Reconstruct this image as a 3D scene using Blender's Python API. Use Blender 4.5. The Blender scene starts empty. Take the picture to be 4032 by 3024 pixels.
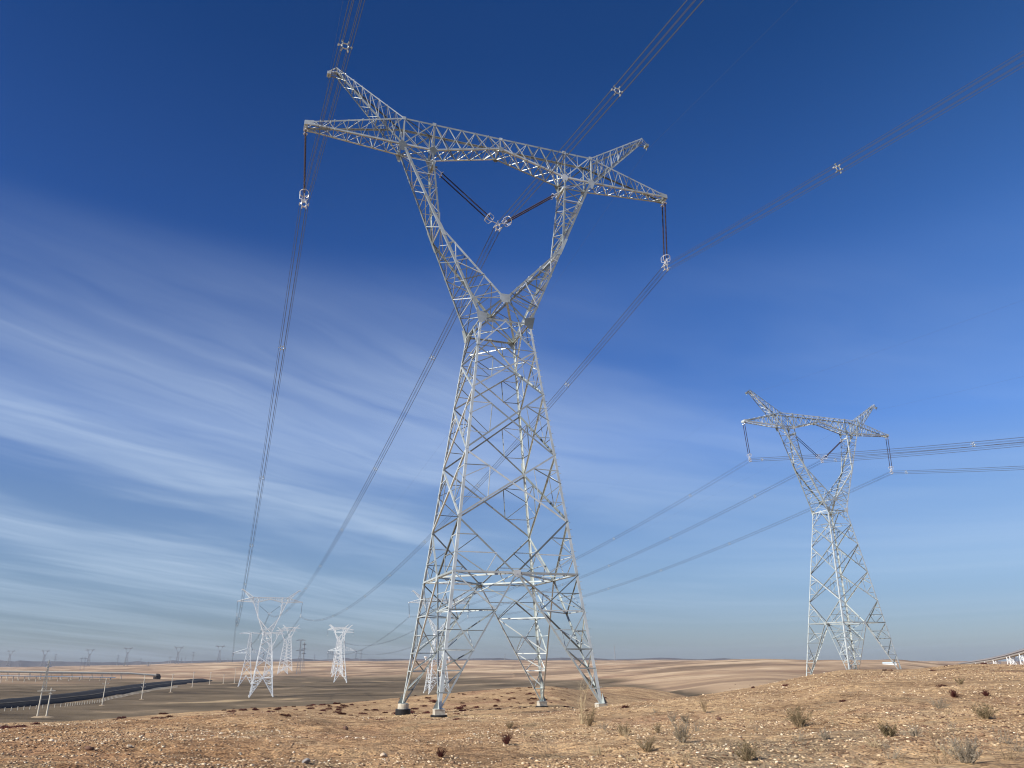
import bpy, math, random
import numpy as np
from mathutils import Vector, Matrix
R = math.radians
sc = bpy.context.scene
col = sc.collection
random.seed(7)
rng = np.random.default_rng(11)

# ------------------------------------------------------------------ camera
F, CX, CY = 2982.6, 2016.0, 1512.0
PITCH, ROLL = 0.3483, -0.00428
cp, sp, cr, sr = math.cos(PITCH), math.sin(PITCH), math.cos(ROLL), math.sin(ROLL)
FWD = np.array([0, cp, sp]); U0 = np.array([0, -sp, cp]); R0 = np.array([1.0, 0, 0])
RGT = cr*R0 + sr*U0; UP = -sr*R0 + cr*U0
cam = bpy.data.cameras.new("camera"); cam_o = bpy.data.objects.new("camera", cam); col.objects.link(cam_o)
cam.sensor_width = 36.0; cam.lens = F/4032*36.0; cam.clip_start = 0.1; cam.clip_end = 40000
cam_o.matrix_world = Matrix(((RGT[0], UP[0], -FWD[0], 0), (RGT[1], UP[1], -FWD[1], 0), (RGT[2], UP[2], -FWD[2], 0), (0, 0, 0, 1)))
sc.camera = cam_o

# ------------------------------------------------------------------ sky, sun, exposure
SUN_AZ, SUN_EL = 123.0, 35.0        # degrees left of the view direction, degrees above the horizon
sdir = Vector((-math.sin(R(SUN_AZ))*math.cos(R(SUN_EL)), math.cos(R(SUN_AZ))*math.cos(R(SUN_EL)), math.sin(R(SUN_EL))))
sl = bpy.data.lights.new("sun", 'SUN'); sl.energy = 5.0; sl.angle = R(0.53); sl.color = (1.0, 0.945, 0.86)
so = bpy.data.objects.new("sun", sl); col.objects.link(so); so.location = (-100, 0, 150)
so.rotation_euler = (-sdir).to_track_quat('-Z', 'Y').to_euler()
sc.cycles.pixel_filter_type = 'BLACKMAN_HARRIS'; sc.cycles.filter_width = 1.15
sc.view_settings.view_transform = 'Standard'; sc.view_settings.look = 'None'
sc.view_settings.exposure = 0.35; sc.view_settings.gamma = 1.0; sc.view_settings.use_curve_mapping = False

w = bpy.data.worlds.new("World"); sc.world = w; w.use_nodes = True
nt = w.node_tree; nt.nodes.clear()
def N(tree, typ, **kw):
    n = tree.nodes.new(typ)
    for k, v in kw.items(): setattr(n, k, v)
    return n
def L(tree, a, b): tree.links.new(a, b)
def M(tree, op, a, b=None, clamp=False, c=None):
    n = N(tree, 'ShaderNodeMath', operation=op, use_clamp=clamp)
    for i, v in enumerate((a, b, c)):
        if v is None: continue
        if isinstance(v, (int, float)): n.inputs[i].default_value = v
        else: L(tree, v, n.inputs[i])
    return n.outputs[0]
def ramp(tree, fac, stops, interp='LINEAR'):
    n = N(tree, 'ShaderNodeValToRGB'); n.color_ramp.interpolation = interp
    e = n.color_ramp.elements
    while len(e) < len(stops): e.new(0.5)
    for i, (p, c) in enumerate(stops):
        e[i].position = p; e[i].color = (*c, 1) if len(c) == 3 else c
    if fac is not None: L(tree, fac, n.inputs[0])
    return n.outputs[0]
def mixc(tree, fac, a, b, blend='MIX'):
    n = N(tree, 'ShaderNodeMix', data_type='RGBA', blend_type=blend)
    for s, v in ((n.inputs[0], fac), (n.inputs[6], a), (n.inputs[7], b)):
        if isinstance(v, (int, float)): s.default_value = v
        elif isinstance(v, tuple): s.default_value = (*v, 1)
        else: L(tree, v, s)
    return n.outputs[2]

sky = N(nt, 'ShaderNodeTexSky', sky_type='NISHITA'); sky.sun_disc = False
sky.sun_elevation = R(SUN_EL); sky.sun_rotation = R(-SUN_AZ); sky.altitude = 1400; sky.air_density = 1.0; sky.dust_density = 1.2; sky.ozone_density = 3.0
tc = N(nt, 'ShaderNodeTexCoord'); sx = N(nt, 'ShaderNodeSeparateXYZ'); L(nt, tc.outputs['Generated'], sx.inputs[0])
zc = M(nt, 'ADD', M(nt, 'MAXIMUM', sx.outputs[2], 0.0), 0.10)
# clear dry desert air: deep blue overhead, dusty grey blue near the horizon
tint = ramp(nt, M(nt, 'MAXIMUM', sx.outputs[2], 0.0), [(0.0, (0.36, 0.39, 0.49)), (0.05, (0.41, 0.445, 0.55)), (0.10, (0.47, 0.525, 0.63)), (0.18, (0.48, 0.585, 0.745)), (0.27, (0.40, 0.61, 0.95)), (0.45, (0.29, 0.53, 0.92)), (0.68, (0.14, 0.37, 0.69)), (0.9, (0.12, 0.32, 0.60))])
skyc = mixc(nt, 1.0, sky.outputs[0], tint, 'MULTIPLY')
lr = ramp(nt, M(nt, 'ADD', M(nt, 'MULTIPLY', sx.outputs[0], 0.8), 0.5), [(0.0, (0.66, 0.72, 0.78)), (0.25, (0.78, 0.83, 0.87)), (0.5, (0.95, 0.98, 1.0)), (0.75, (1.04, 1.06, 1.03)), (1.0, (1.38, 1.26, 1.10))])
lr = mixc(nt, ramp(nt, sx.outputs[2], [(0.05, (0, 0, 0)), (0.42, (1, 1, 1))]), (0.93, 0.94, 0.95), lr)
skyc = mixc(nt, 1.0, skyc, lr, 'MULTIPLY')
# thin cirrus drawn out along one wind direction, on a flat layer high above
px_ = M(nt, 'DIVIDE', sx.outputs[0], zc); py_ = M(nt, 'DIVIDE', sx.outputs[1], zc)
ca, sa = math.cos(R(46)), math.sin(R(46))
along = M(nt, 'ADD', M(nt, 'MULTIPLY', px_, ca), M(nt, 'MULTIPLY', py_, sa))
# the strands bend gently, steeper to the left
across = M(nt, 'MULTIPLY', M(nt, 'ADD', M(nt, 'SUBTRACT', py_, M(nt, 'MULTIPLY', px_, 0.75)), M(nt, 'MULTIPLY', M(nt, 'MULTIPLY', px_, px_), 0.25)), 0.78)
def cirrus(a, b, scale, det, seed, dist=0.6):
    c = N(nt, 'ShaderNodeCombineXYZ'); L(nt, M(nt, 'MULTIPLY', along, a), c.inputs[0]); L(nt, M(nt, 'MULTIPLY', across, b), c.inputs[1]); c.inputs[2].default_value = seed
    n = N(nt, 'ShaderNodeTexNoise'); n.inputs['Scale'].default_value = scale; n.inputs['Detail'].default_value = det
    n.inputs['Roughness'].default_value = 0.55; n.inputs['Distortion'].default_value = dist
    L(nt, c.outputs[0], n.inputs[0]); return n.outputs[0]
wn = N(nt, 'ShaderNodeTexNoise'); wn.inputs['Scale'].default_value = 0.7; wn.inputs['Detail'].default_value = 4
wc = N(nt, 'ShaderNodeCombineXYZ'); L(nt, along, wc.inputs[0]); L(nt, across, wc.inputs[1]); L(nt, wc.outputs[0], wn.inputs[0])
across = M(nt, 'ADD', across, M(nt, 'MULTIPLY', M(nt, 'SUBTRACT', wn.outputs[0], 0.5), 0.5))
CS1 = 9.4
c1 = ramp(nt, cirrus(0.38, 1.05, 1.0, 4, CS1, 0.2), [(0.33, (0, 0, 0)), (0.66, (1, 1, 1))], 'EASE')     # broad soft banks
c2 = ramp(nt, cirrus(0.9, 4.6, 1.0, 10, 8.1, 0.7), [(0.26, (0.42, 0.42, 0.42)), (0.74, (1, 1, 1))])      # drawn-out fibres
c3 = ramp(nt, cirrus(0.30, 2.6, 1.0, 7, 1.7, 0.4), [(0.52, (0, 0, 0)), (0.78, (1, 1, 1))])               # a few brighter strands
ve = ramp(nt, sx.outputs[2], [(0.0, (0.35, 0.35, 0.35)), (0.10, (0.75, 0.75, 0.75)), (0.20, (1, 1, 1)), (0.32, (0.85, 0.85, 0.85)), (0.42, (0.30, 0.30, 0.30)), (0.50, (0, 0, 0))], 'EASE')
vl = ramp(nt, M(nt, 'ADD', sx.outputs[0], 0.5), [(0.0, (1, 1, 1)), (0.40, (1, 1, 1)), (0.62, (0.62, 0.62, 0.62)), (0.90, (0.40, 0.40, 0.40))])
cm = mixc(nt, 1.0, c1, c2, 'MULTIPLY')
cm = mixc(nt, 1.0, cm, mixc(nt, 1.0, mixc(nt, 1.0, c3, c1, 'MULTIPLY'), (0.35, 0.35, 0.35), 'MULTIPLY'), 'ADD')
veil = ramp(nt, sx.outputs[2], [(0.03, (0.10, 0.10, 0.10)), (0.14, (0.20, 0.20, 0.20)), (0.26, (0.09, 0.09, 0.09)), (0.36, (0, 0, 0))])
cm = mixc(nt, 1.0, mixc(nt, 1.0, mixc(nt, 1.0, cm, ve, 'MULTIPLY'), vl, 'MULTIPLY'), veil, 'ADD')
cmf = N(nt, 'ShaderNodeRGBToBW'); L(nt, cm, cmf.inputs[0])
cfac = M(nt, 'MULTIPLY', cmf.outputs[0], 0.50, True)
final = mixc(nt, cfac, skyc, (4.4, 5.35, 6.5))
bg = N(nt, 'ShaderNodeBackground'); bg.inputs[1].default_value = 0.115; L(nt, final, bg.inputs[0])
wo = N(nt, 'ShaderNodeOutputWorld'); L(nt, bg.outputs[0], wo.inputs[0])

# ------------------------------------------------------------------ helpers
def ray(x, y):
    v = RGT*((x-CX)/F) - UP*((y-CY)/F) + FWD
    return v/np.hypot(v[0], v[1])
def at(x, y, d): return ray(x, y)*d                     # the point seen at pixel (x, y) at horizontal distance d
def tag(o, label=None, cat=None, group=None, kind=None):
    if label: o['label'] = label
    if cat: o['category'] = cat
    if group: o['group'] = group
    if kind: o['kind'] = kind
    return o
def empty(name, loc, rz=0.0):
    o = bpy.data.objects.new(name, None); o.empty_display_size = 0.3; col.objects.link(o); o.location = loc; o.rotation_euler = (0, 0, rz); return o
def link(name, me, parent=None):
    o = bpy.data.objects.new(name, me); col.objects.link(o)
    if parent is not None: o.parent = parent
    return o
def copy_tree(o, parent=None):
    c = o.copy(); col.objects.link(c); c.parent = parent
    for ch in list(o.children): copy_tree(ch, c)
    return c
WS = 1.0                       # scale of steel sections
class MB:
    def __init__(s): s.v = []; s.f = []; s.tn = []; s.tone = None
    def add(s, vs, fs):
        b = len(s.v); s.tn += [random.random() if s.tone is None else s.tone]*len(vs); s.v += [tuple(map(float, p)) for p in vs]; s.f += [tuple(b+i for i in f) for f in fs]
    def angle(s, p, q, wd, n, flip=1, t=None, lo=None):
        """rolled L section from p to q: one flange in the face plane (normal n), the other along n"""
        p = np.asarray(p, float); q = np.asarray(q, float); d = q-p; ln = np.linalg.norm(d)
        if ln < 1e-4: return
        d /= ln; n = np.asarray(n, float); n = n - d*(n@d)
        if np.linalg.norm(n) < 1e-5: n = np.cross(d, [1, 0, 0.3])
        n /= np.linalg.norm(n); u = np.cross(n, d)*flip
        if lo is not None and (u[2] > 0) != lo: u = -u
        s.lsec(p, q, u, n, wd, t)
    def lsec(s, p, q, u, v, wd, t=None, wv=None):
        p = np.asarray(p, float); q = np.asarray(q, float); t = t or max(0.012, wd*0.12); wd = wd*WS; t = t*WS; wv = wv*WS if wv else wd
        pr = [(0, 0), (wd, 0), (wd, t), (t, t), (t, wv), (0, wv)]
        s.add([p+u*a+v*b for a, b in pr]+[q+u*a+v*b for a, b in pr], [(i, (i+1) % 6, (i+1) % 6+6, i+6) for i in range(6)]+[(5, 4, 3, 0), (3, 2, 1, 0), (6, 9, 10, 11), (6, 7, 8, 9)])
    def box(s, c, sz, ax=None):
        ax = np.eye(3) if ax is None else np.asarray(ax, float); c = np.asarray(c, float); h = np.asarray(sz, float)/2
        s.add([c+ax[0]*h[0]*i+ax[1]*h[1]*j+ax[2]*h[2]*k for i in (-1, 1) for j in (-1, 1) for k in (-1, 1)],
              [(0, 1, 3, 2), (4, 6, 7, 5), (0, 4, 5, 1), (2, 3, 7, 6), (0, 2, 6, 4), (1, 5, 7, 3)])
    def bar(s, p, q, r, n=6, r2=None, cap=True):
        p = np.asarray(p, float); q = np.asarray(q, float); d = q-p; ln = np.linalg.norm(d)
        if ln < 1e-6: return
        d /= ln; u = np.cross(d, [0.21, 0.35, 1] if abs(d[2]) < .9 else [1, 0.2, 0]); u /= np.linalg.norm(u); v = np.cross(d, u); r2 = r if r2 is None else r2
        c = [(math.cos(2*math.pi*i/n), math.sin(2*math.pi*i/n)) for i in range(n)]
        fs = [(i, (i+1) % n, (i+1) % n+n, i+n) for i in range(n)]
        if cap: fs += [tuple(range(n-1, -1, -1)), tuple(range(n, 2*n))]
        s.add([p+(u*a+v*b)*r for a, b in c]+[q+(u*a+v*b)*r2 for a, b in c], fs)
    def tube(s, pts, r, n=6, closed=False):
        pts = [np.asarray(p, float) for p in pts]; m = len(pts); vs = []; c = [(math.cos(2*math.pi*i/n), math.sin(2*math.pi*i/n)) for i in range(n)]
        rs = r if hasattr(r, '__len__') else [r]*m; u = None
        for i in range(m):
            d = (pts[(i+1) % m]-pts[i-1]) if closed else (pts[min(i+1, m-1)]-pts[max(i-1, 0)])
            d = d/(np.linalg.norm(d)+1e-12)
            if u is None: u = np.cross(d, [0.13, 0.3, 1] if abs(d[2]) < .9 else [1, 0.2, 0])
            u = u-d*(u@d); u /= np.linalg.norm(u); v = np.cross(d, u)
            vs += [pts[i]+(u*a+v*b)*rs[i] for a, b in c]
        fs = []
        for i in range(m if closed else m-1):
            j = (i+1) % m
            fs += [(i*n+k, i*n+(k+1) % n, j*n+(k+1) % n, j*n+k) for k in range(n)]
        s.add(vs, fs)
    def lathe(s, prof, n=12, c=(0, 0, 0)):
        vs = [(c[0]+r*math.cos(2*math.pi*k/n), c[1]+r*math.sin(2*math.pi*k/n), c[2]+z) for r, z in prof for k in range(n)]
        s.add(vs, [(i*n+k, i*n+(k+1) % n, (i+1)*n+(k+1) % n, (i+1)*n+k) for i in range(len(prof)-1) for k in range(n)])
    def plate(s, pts, n, t=0.024):
        n = np.asarray(n, float)/np.linalg.norm(n); pts = [np.asarray(p, float) for p in pts]; m = len(pts)
        s.add([p+n*t/2 for p in pts]+[p-n*t/2 for p in pts], [tuple(range(m)), tuple(range(2*m-1, m-1, -1))]+[(i, i+m, (i+1) % m+m, (i+1) % m) for i in range(m)])
    def mesh(s, name, mat, smooth=False):
        me = bpy.data.meshes.new(name); me.from_pydata(s.v, [], s.f); me.materials.append(mat)
        if smooth:
            for p in me.polygons: p.use_smooth = True
        me.update()
        if len(s.tn) == len(s.v): fattr(me, 'tone', s.tn)
        return me
    def build(s, name, mat, parent=None, smooth=False): return link(name, s.mesh(name, mat, smooth), parent)

def np_mesh(name, V, Fc, mat=None, smooth=False):
    me = bpy.data.meshes.new(name); V = np.asarray(V, np.float32); Fc = np.asarray(Fc, np.int32); k = Fc.shape[1]
    me.vertices.add(len(V)); me.vertices.foreach_set('co', V.ravel())
    me.loops.add(Fc.size); me.loops.foreach_set('vertex_index', Fc.ravel())
    me.polygons.add(len(Fc)); me.polygons.foreach_set('loop_start', np.arange(0, Fc.size, k, dtype=np.int32))
    if smooth: me.polygons.foreach_set('use_smooth', np.ones(len(Fc), bool))
    me.update(calc_edges=True); me.validate()
    if mat: me.materials.append(mat)
    return me
def fattr(me, name, vals):
    a = me.attributes.new(name, 'FLOAT', 'POINT'); a.data.foreach_set('value', np.asarray(vals, np.float32))

# ------------------------------------------------------------------ materials
def mat(name, c, rough=0.8, metal=0.0, var=0.0, vscale=3.0, spec=0.3, bump=0.0):
    m = bpy.data.materials.new(name); m.use_nodes = True; t = m.node_tree; b = t.nodes['Principled BSDF']
    b.inputs['Roughness'].default_value = rough; b.inputs['Metallic'].default_value = metal; b.inputs['Specular IOR Level'].default_value = spec
    if var or bump:
        g = N(t, 'ShaderNodeNewGeometry'); n = N(t, 'ShaderNodeTexNoise'); n.inputs['Scale'].default_value = vscale; n.inputs['Detail'].default_value = 5
        L(t, g.outputs['Position'], n.inputs[0])
        cc = ramp(t, n.outputs[0], [(0.3, tuple(x*(1-var) for x in c)), (0.7, tuple(min(1, x*(1+var)) for x in c))]); L(t, cc, b.inputs['Base Color'])
        if bump:
            bp = N(t, 'ShaderNodeBump'); bp.inputs['Strength'].default_value = bump; bp.inputs['Distance'].default_value = 0.05; L(t, n.outputs[0], bp.inputs['Height']); L(t, bp.outputs[0], b.inputs['Normal'])
    else: b.inputs['Base Color'].default_value = (*c, 1)
    return m
STEEL = mat('galvanised_steel', (0.60, 0.64, 0.625), 0.45, 0.30, 0.0, 1.3, 0.5)
_t = STEEL.node_tree; _a = N(_t, 'ShaderNodeAttribute'); _a.attribute_name = 'tone'; _g = N(_t, 'ShaderNodeNewGeometry'); _n = N(_t, 'ShaderNodeTexNoise'); _n.inputs['Scale'].default_value = 1.1; _n.inputs['Detail'].default_value = 6; L(_t, _g.outputs['Position'], _n.inputs[0])
L(_t, mixc(_t, 1.0, ramp(_t, _a.outputs['Fac'], [(0.0, (0.15, 0.17, 0.165)), (0.30, (0.38, 0.42, 0.41)), (0.75, (0.58, 0.63, 0.61)), (1.0, (0.68, 0.72, 0.70))]), ramp(_t, _n.outputs[0], [(0.32, (0.80, 0.80, 0.79)), (0.62, (1.06, 1.06, 1.06))]), 'MULTIPLY'), _t.nodes['Principled BSDF'].inputs['Base Color'])
STEEL_FAR = mat('dark_grey_steel', (0.33, 0.34, 0.35), 0.55, 0.2, 0.1, 0.5)  # darker grey steel for the skyline row and small far pylons
STEEL_PALE = mat('pale_galvanised_steel', (0.84, 0.86, 0.84), 0.5, 0.05, 0.05, 0.5)  # paler steel for the far cup pylons and tension pylons
WIRE = mat('aluminium_wire', (0.085, 0.092, 0.115), 0.6, 0.0)
RUBBER = mat('silicone_rubber', (0.030, 0.008, 0.006), 0.55)
FITTING = mat('bright_fitting', (0.78, 0.78, 0.76), 0.3, 0.35)
CONCRETE = mat('concrete', (0.46, 0.42, 0.34), 0.9, 0, 0.15, 4.0, 0.2, 0.05)
BLACK = mat('black_bitumen', (0.014, 0.014, 0.015), 0.45, 0, 0.3, 2.0)
POLEM = mat('pale_concrete_pole', (0.66, 0.60, 0.48), 0.9)
CREAM = mat('cream_paint', (0.78, 0.71, 0.54), 0.7)
PALEBLUE = mat('pale_blue_paint', (0.58, 0.68, 0.72), 0.6)
WHITE = mat('white_paint', (0.8, 0.8, 0.78), 0.6)
COAL = mat('coal_dark', (0.012, 0.0115, 0.012), 0.9, 0, 0.5, 0.25)
HEAP = mat('dark_heap', (0.035, 0.030, 0.028), 0.95, 0, 0.5, 0.4)

# ------------------------------------------------------------------ ground
def az_of(x): return math.atan2((x-CX)/F/cp, 1.0)
def prof(x, items):
    out = []
    for d, k, v in items:
        z = ray(x, v)[2]*d if k == 'p' else v
        out.append((math.log(d), z/d))
    return az_of(x), np.array(out)
near = [(0.5, 'z', -1.6), (2, 'z', -1.62), (6, 'z', -1.66)]
COLS = [
 prof(-900, near+[(14, 'z', -1.9), (27, 'z', -3.1), (45, 'z', -5), (75, 'z', -7), (130, 'z', -14), (240, 'z', -20), (1000, 'z', -20), (2000, 'z', -22), (5000, 'z', -27), (9000, 'z', -52)]),
 prof(0, near+[(14, 'p', 3024), (27, 'p', 2917), (45, 'p', 2903), (75, 'p', 2849), (130, 'z', -14), (240, 'z', -20), (432, 'z', -20), (1000, 'z', -20), (2000, 'z', -23), (5000, 'z', -34), (9000, 'z', -52)]),
 prof(600, near+[(14, 'p', 3024), (35, 'p', 2858), (55, 'p', 2853), (82, 'p', 2826), (140, 'z', -13), (260, 'z', -20.5), (432, 'z', -20.5), (1000, 'z', -20), (2000, 'z', -22), (5000, 'z', -25), (9000, 'z', -52)]),
 prof(1100, near+[(14, 'p', 3024), (42, 'p', 2834), (60, 'p', 2826), (88, 'p', 2790), (150, 'z', -14), (280, 'z', -20.5), (515, 'z', -21.2), (900, 'z', -21.5), (1305, 'z', -25), (1667, 'z', -26), (1950, 'z', -16), (3000, 'z', -7), (5000, 'z', -10), (9000, 'z', -50)]),
 prof(1575, near+[(14, 'p', 3024), (35, 'p', 2872), (59, 'p', 2830), (72.4, 'p', 2817), (102, 'p', 2753), (170, 'z', -13), (300, 'z', -19.5), (500, 'z', -20.4), (1000, 'z', -20), (1300, 'z', -22), (2000, 'z', -14), (3000, 'z', -6), (5000, 'z', -12), (9000, 'z', -50)]),
 prof(1722, near+[(14, 'p', 3024), (35, 'p', 2876), (59.6, 'p', 2822), (75, 'p', 2802), (104, 'p', 2738), (170, 'z', -12.5), (300, 'z', -19), (500, 'z', -20.4), (1000, 'z', -19), (2000, 'z', -13), (3000, 'z', -6), (5000, 'z', -12), (9000, 'z', -50)]),
 prof(2137, near+[(14, 'p', 3024), (35, 'p', 2868), (58, 'p', 2812), (76.1, 'p', 2782), (112, 'p', 2702), (200, 'z', -11), (350, 'z', -16.5), (512, 'z', -18), (1000, 'z', -17), (2000, 'z', -11), (2700, 'z', -6), (5000, 'z', -14), (9000, 'z', -50)]),
 prof(2375, near+[(13, 'p', 3024), (32, 'p', 2860), (50, 'p', 2800), (64, 'p', 2773), (80, 'z', -4.9), (120, 'p', 2748), (155, 'p', 2703), (300, 'z', -14), (500, 'p', 2690), (900, 'p', 2645), (1600, 'p', 2617), (2500, 'p', 2604), (5000, 'z', -9), (9000, 'z', -50)]),
 prof(2900, near+[(12, 'p', 3024), (25, 'p', 2868), (50, 'p', 2745), (75, 'p', 2691), (120, 'z', -7.5), (250, 'p', 2686), (400, 'p', 2662), (700, 'p', 2630), (1200, 'p', 2603), (1500, 'p', 2595), (2200, 'z', -12), (5000, 'z', -14), (9000, 'z', -50)]),
 prof(3180, near+[(11.5, 'p', 3024), (25, 'p', 2838), (50, 'p', 2706), (90, 'p', 2633), (140, 'z', -3.4), (175, 'z', -3.6), (300, 'z', -10), (700, 'z', -8), (1200, 'p', 2606), (2200, 'z', -15), (5000, 'z', -18), (9000, 'z', -50)]),
 prof(3353, near+[(11.3, 'p', 3024), (25, 'p', 2828), (50, 'p', 2702), (92, 'p', 2635), (140, 'z', -3.4), (172, 'z', -3.6), (300, 'z', -10), (700, 'z', -9), (1200, 'p', 2607), (2200, 'z', -16), (5000, 'z', -20), (9000, 'z', -50)]),
 prof(3600, near+[(11, 'p', 3024), (25, 'p', 2815), (50, 'p', 2688), (85, 'p', 2612), (150, 'z', -3.0), (175, 'z', -3.5), (300, 'z', -10), (800, 'z', -12), (2000, 'z', -16), (5000, 'z', -22), (9000, 'z', -52)]),
 prof(3816, near+[(11, 'p', 3024), (25, 'p', 2810), (50, 'p', 2688), (82, 'p', 2617), (150, 'z', -4), (300, 'z', -10), (800, 'z', -12), (2000, 'z', -16), (5000, 'z', -24), (9000, 'z', -52)]),
 prof(4032, near+[(11, 'p', 3024), (25, 'p', 2810), (50, 'p', 2690), (80, 'p', 2634), (150, 'z', -6), (300, 'z', -11), (800, 'z', -14), (2000, 'z', -17), (5000, 'z', -24), (9000, 'z', -52)]),
 prof(4900, near+[(12, 'z', -1.6), (25, 'z', -1.8), (50, 'z', -1.8), (80, 'z', -1.7), (150, 'z', -7), (300, 'z', -12), (800, 'z', -14), (2000, 'z', -17), (5000, 'z', -24), (9000, 'z', -52)]),
]
NV = 520
LV = np.linspace(math.log(0.5), math.log(9000), NV)
def pchip(x, y, xi):
    h = np.diff(x); d = np.diff(y)/h; m = np.zeros_like(y)
    for i in range(1, len(x)-1):
        if d[i-1]*d[i] > 0:
            w1 = 2*h[i]+h[i-1]; w2 = h[i]+2*h[i-1]; m[i] = (w1+w2)/(w1/d[i-1]+w2/d[i])
    m[0] = d[0]; m[-1] = d[-1]
    k = np.clip(np.searchsorted(x, xi)-1, 0, len(h)-1); t = (xi-x[k])/h[k]
    return (2*t**3-3*t**2+1)*y[k]+(t**3-2*t**2+t)*h[k]*m[k]+(-2*t**3+3*t**2)*y[k+1]+(t**3-t**2)*h[k]*m[k+1]
CA = np.array([c[0] for c in COLS]); CT = np.array([pchip(c[1][:, 0], c[1][:, 1], LV) for c in COLS])
A0, A1, NA = R(-42), R(42), 900
AZ = np.linspace(A0, A1, NA)
GT = np.stack([pchip(CA, CT[:, j], AZ) for j in range(NV)], 1)          # tan of elevation, [az, log d]
ker = np.exp(-0.5*(np.arange(-18, 19)/7.0)**2); ker /= ker.sum()
pad = np.pad(GT, ((18, 18), (0, 0)), 'edge'); GT = sum(ker[i]*pad[i:i+NA] for i in range(37))
# value noise for the relief
def vnoise(x, y, seed):
    xi = np.floor(x).astype(np.int64); yi = np.floor(y).astype(np.int64); fx = x-xi; fy = y-yi
    def h(a, b):
        n = (a*374761393+b*668265263+seed*974711) & 0x7fffffff; n = ((n ^ (n >> 13))*1274126177) & 0x7fffffff
        return ((n ^ (n >> 16)) & 0xffff)/65535.0
    ux = fx*fx*(3-2*fx); uy = fy*fy*(3-2*fy)
    return (h(xi, yi)*(1-ux)+h(xi+1, yi)*ux)*(1-uy)+(h(xi, yi+1)*(1-ux)+h(xi+1, yi+1)*ux)*uy-0.5
def fbm(x, y, sc_, oct_, seed):
    s = 0; a = 1.0
    for o in range(oct_): s = s+a*vnoise(x/sc_+31.7*o, y/sc_+17.3*o, seed+o); sc_ = sc_/2.03; a *= 0.5
    return s
def relief(X, Y, D):
    sm = lambda a, b: np.clip((np.log(D)-math.log(a))/(math.log(b)-math.log(a)), 0, 1)
    z = 0.22*fbm(X, Y, 2.4, 6, 1)*sm(4, 14)*(1-0.7*sm(45, 70))+0.10*np.abs(fbm(X, Y, 6.5, 4, 3))*sm(8, 16)*(1-sm(40, 60))
    z += 0.5*fbm(X, Y, 22, 4, 9)*sm(14, 35)*(1-0.75*sm(50, 62))
    z += 1.6*fbm(X, Y, 60, 4, 21)*sm(110, 220)
    z += 5.0*fbm(X, Y, 210, 4, 23)*sm(170, 420)*np.clip((X/Y-0.06)/0.10, 0, 1)*(1-sm(1500, 2600))
    z += 5.5*fbm(X, Y, 330, 5, 33)*sm(620, 1700)*np.where(X < 0, 1, 0.6)
    z += 4.0*fbm(X, Y, 1100, 4, 51)*sm(2200, 4500)
    return z
D_ = np.exp(LV)[None, :]; X_ = np.sin(AZ)[:, None]*D_; Y_ = np.cos(AZ)[:, None]*D_
GZ = GT*D_ + relief(X_, Y_, D_+0*X_)
def ground(x, y):
    x = np.asarray(x, float); y = np.asarray(y, float)
    a = (np.clip(np.arctan2(x, y), A0, A1)-A0)/(A1-A0)*(NA-1.001); v = (np.log(np.clip(np.hypot(x, y), 0.5, 8990))-LV[0])/(LV[-1]-LV[0])*(NV-1.001)
    i = np.floor(a).astype(int); j = np.floor(v).astype(int); fa = a-i; fv = v-j
    return (GZ[i, j]*(1-fv)+GZ[i, j+1]*fv)*(1-fa)+(GZ[i+1, j]*(1-fv)+GZ[i+1, j+1]*fv)*fa
# rest of the circle, coarser, behind and beside the viewer
BA = np.linspace(A1, A0+2*math.pi, 90)[1:-1]
ZB = []
for b in BA:
    f = (b-A1)/(A0+2*math.pi-A1); base = GZ[-1]*(1-f)+GZ[0]*f
    ZB.append(base)
ALLA = np.concatenate([AZ, BA]); ALLZ = np.concatenate([GZ, np.array(ZB)]); NT = len(ALLA)
VX = np.sin(ALLA)[:, None]*D_; VY = np.cos(ALLA)[:, None]*D_
V = np.stack([VX, VY, ALLZ], -1).reshape(-1, 3)
ii = np.arange(NT)[:, None]; jj = np.arange(NV-1)[None, :]; i2 = (ii+1) % NT
Fq = np.stack([ii*NV+jj, ii*NV+jj+1, i2*NV+jj+1, i2*NV+jj], -1).reshape(-1, 4)
cen = len(V); V = np.vstack([V, [0, 0, -1.6]])
gm = bpy.data.materials.new('desert_ground'); gm.use_nodes = True
gme = np_mesh('ground', V, Fq, gm, True)
# where the stony mound ends and the plain / the dunes begin
Dv = np.hypot(V[:, 0], V[:, 1]); Av = np.arctan2(V[:, 0], V[:, 1]); xpix = CX+F*cp*np.tan(np.clip(Av, -1.2, 1.2))
edge = np.interp(xpix, [-900, 0, 600, 1100, 1600, 1900, 2137, 2300, 2450, 2900, 3180, 5000], [80, 80, 88, 95, 108, 112, 118, 140, 165, 110, 300, 400])
wob = fbm(V[:, 0], V[:, 1], 14, 4, 77)*0.18
plain = np.clip((np.log(Dv+.01)-np.log(edge)+wob)/0.10, 0, 1)
pe = np.interp(xpix, [-900, 0, 450, 900, 1250, 1700, 2137, 2375, 2600, 2900, 3200, 5000], [930, 930, 930, 900, 1250, 1000, 800, 460, 200, 135, 170, 170])
dune = np.clip((np.log(Dv+.01)-np.log(pe)+fbm(V[:, 0], V[:, 1], 260, 4, 78)*0.55)/0.22, 0, 1)
stony = np.clip((60+fbm(V[:, 0], V[:, 1], 9, 4, 79)*26-Dv)/22, 0, 1)
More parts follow.
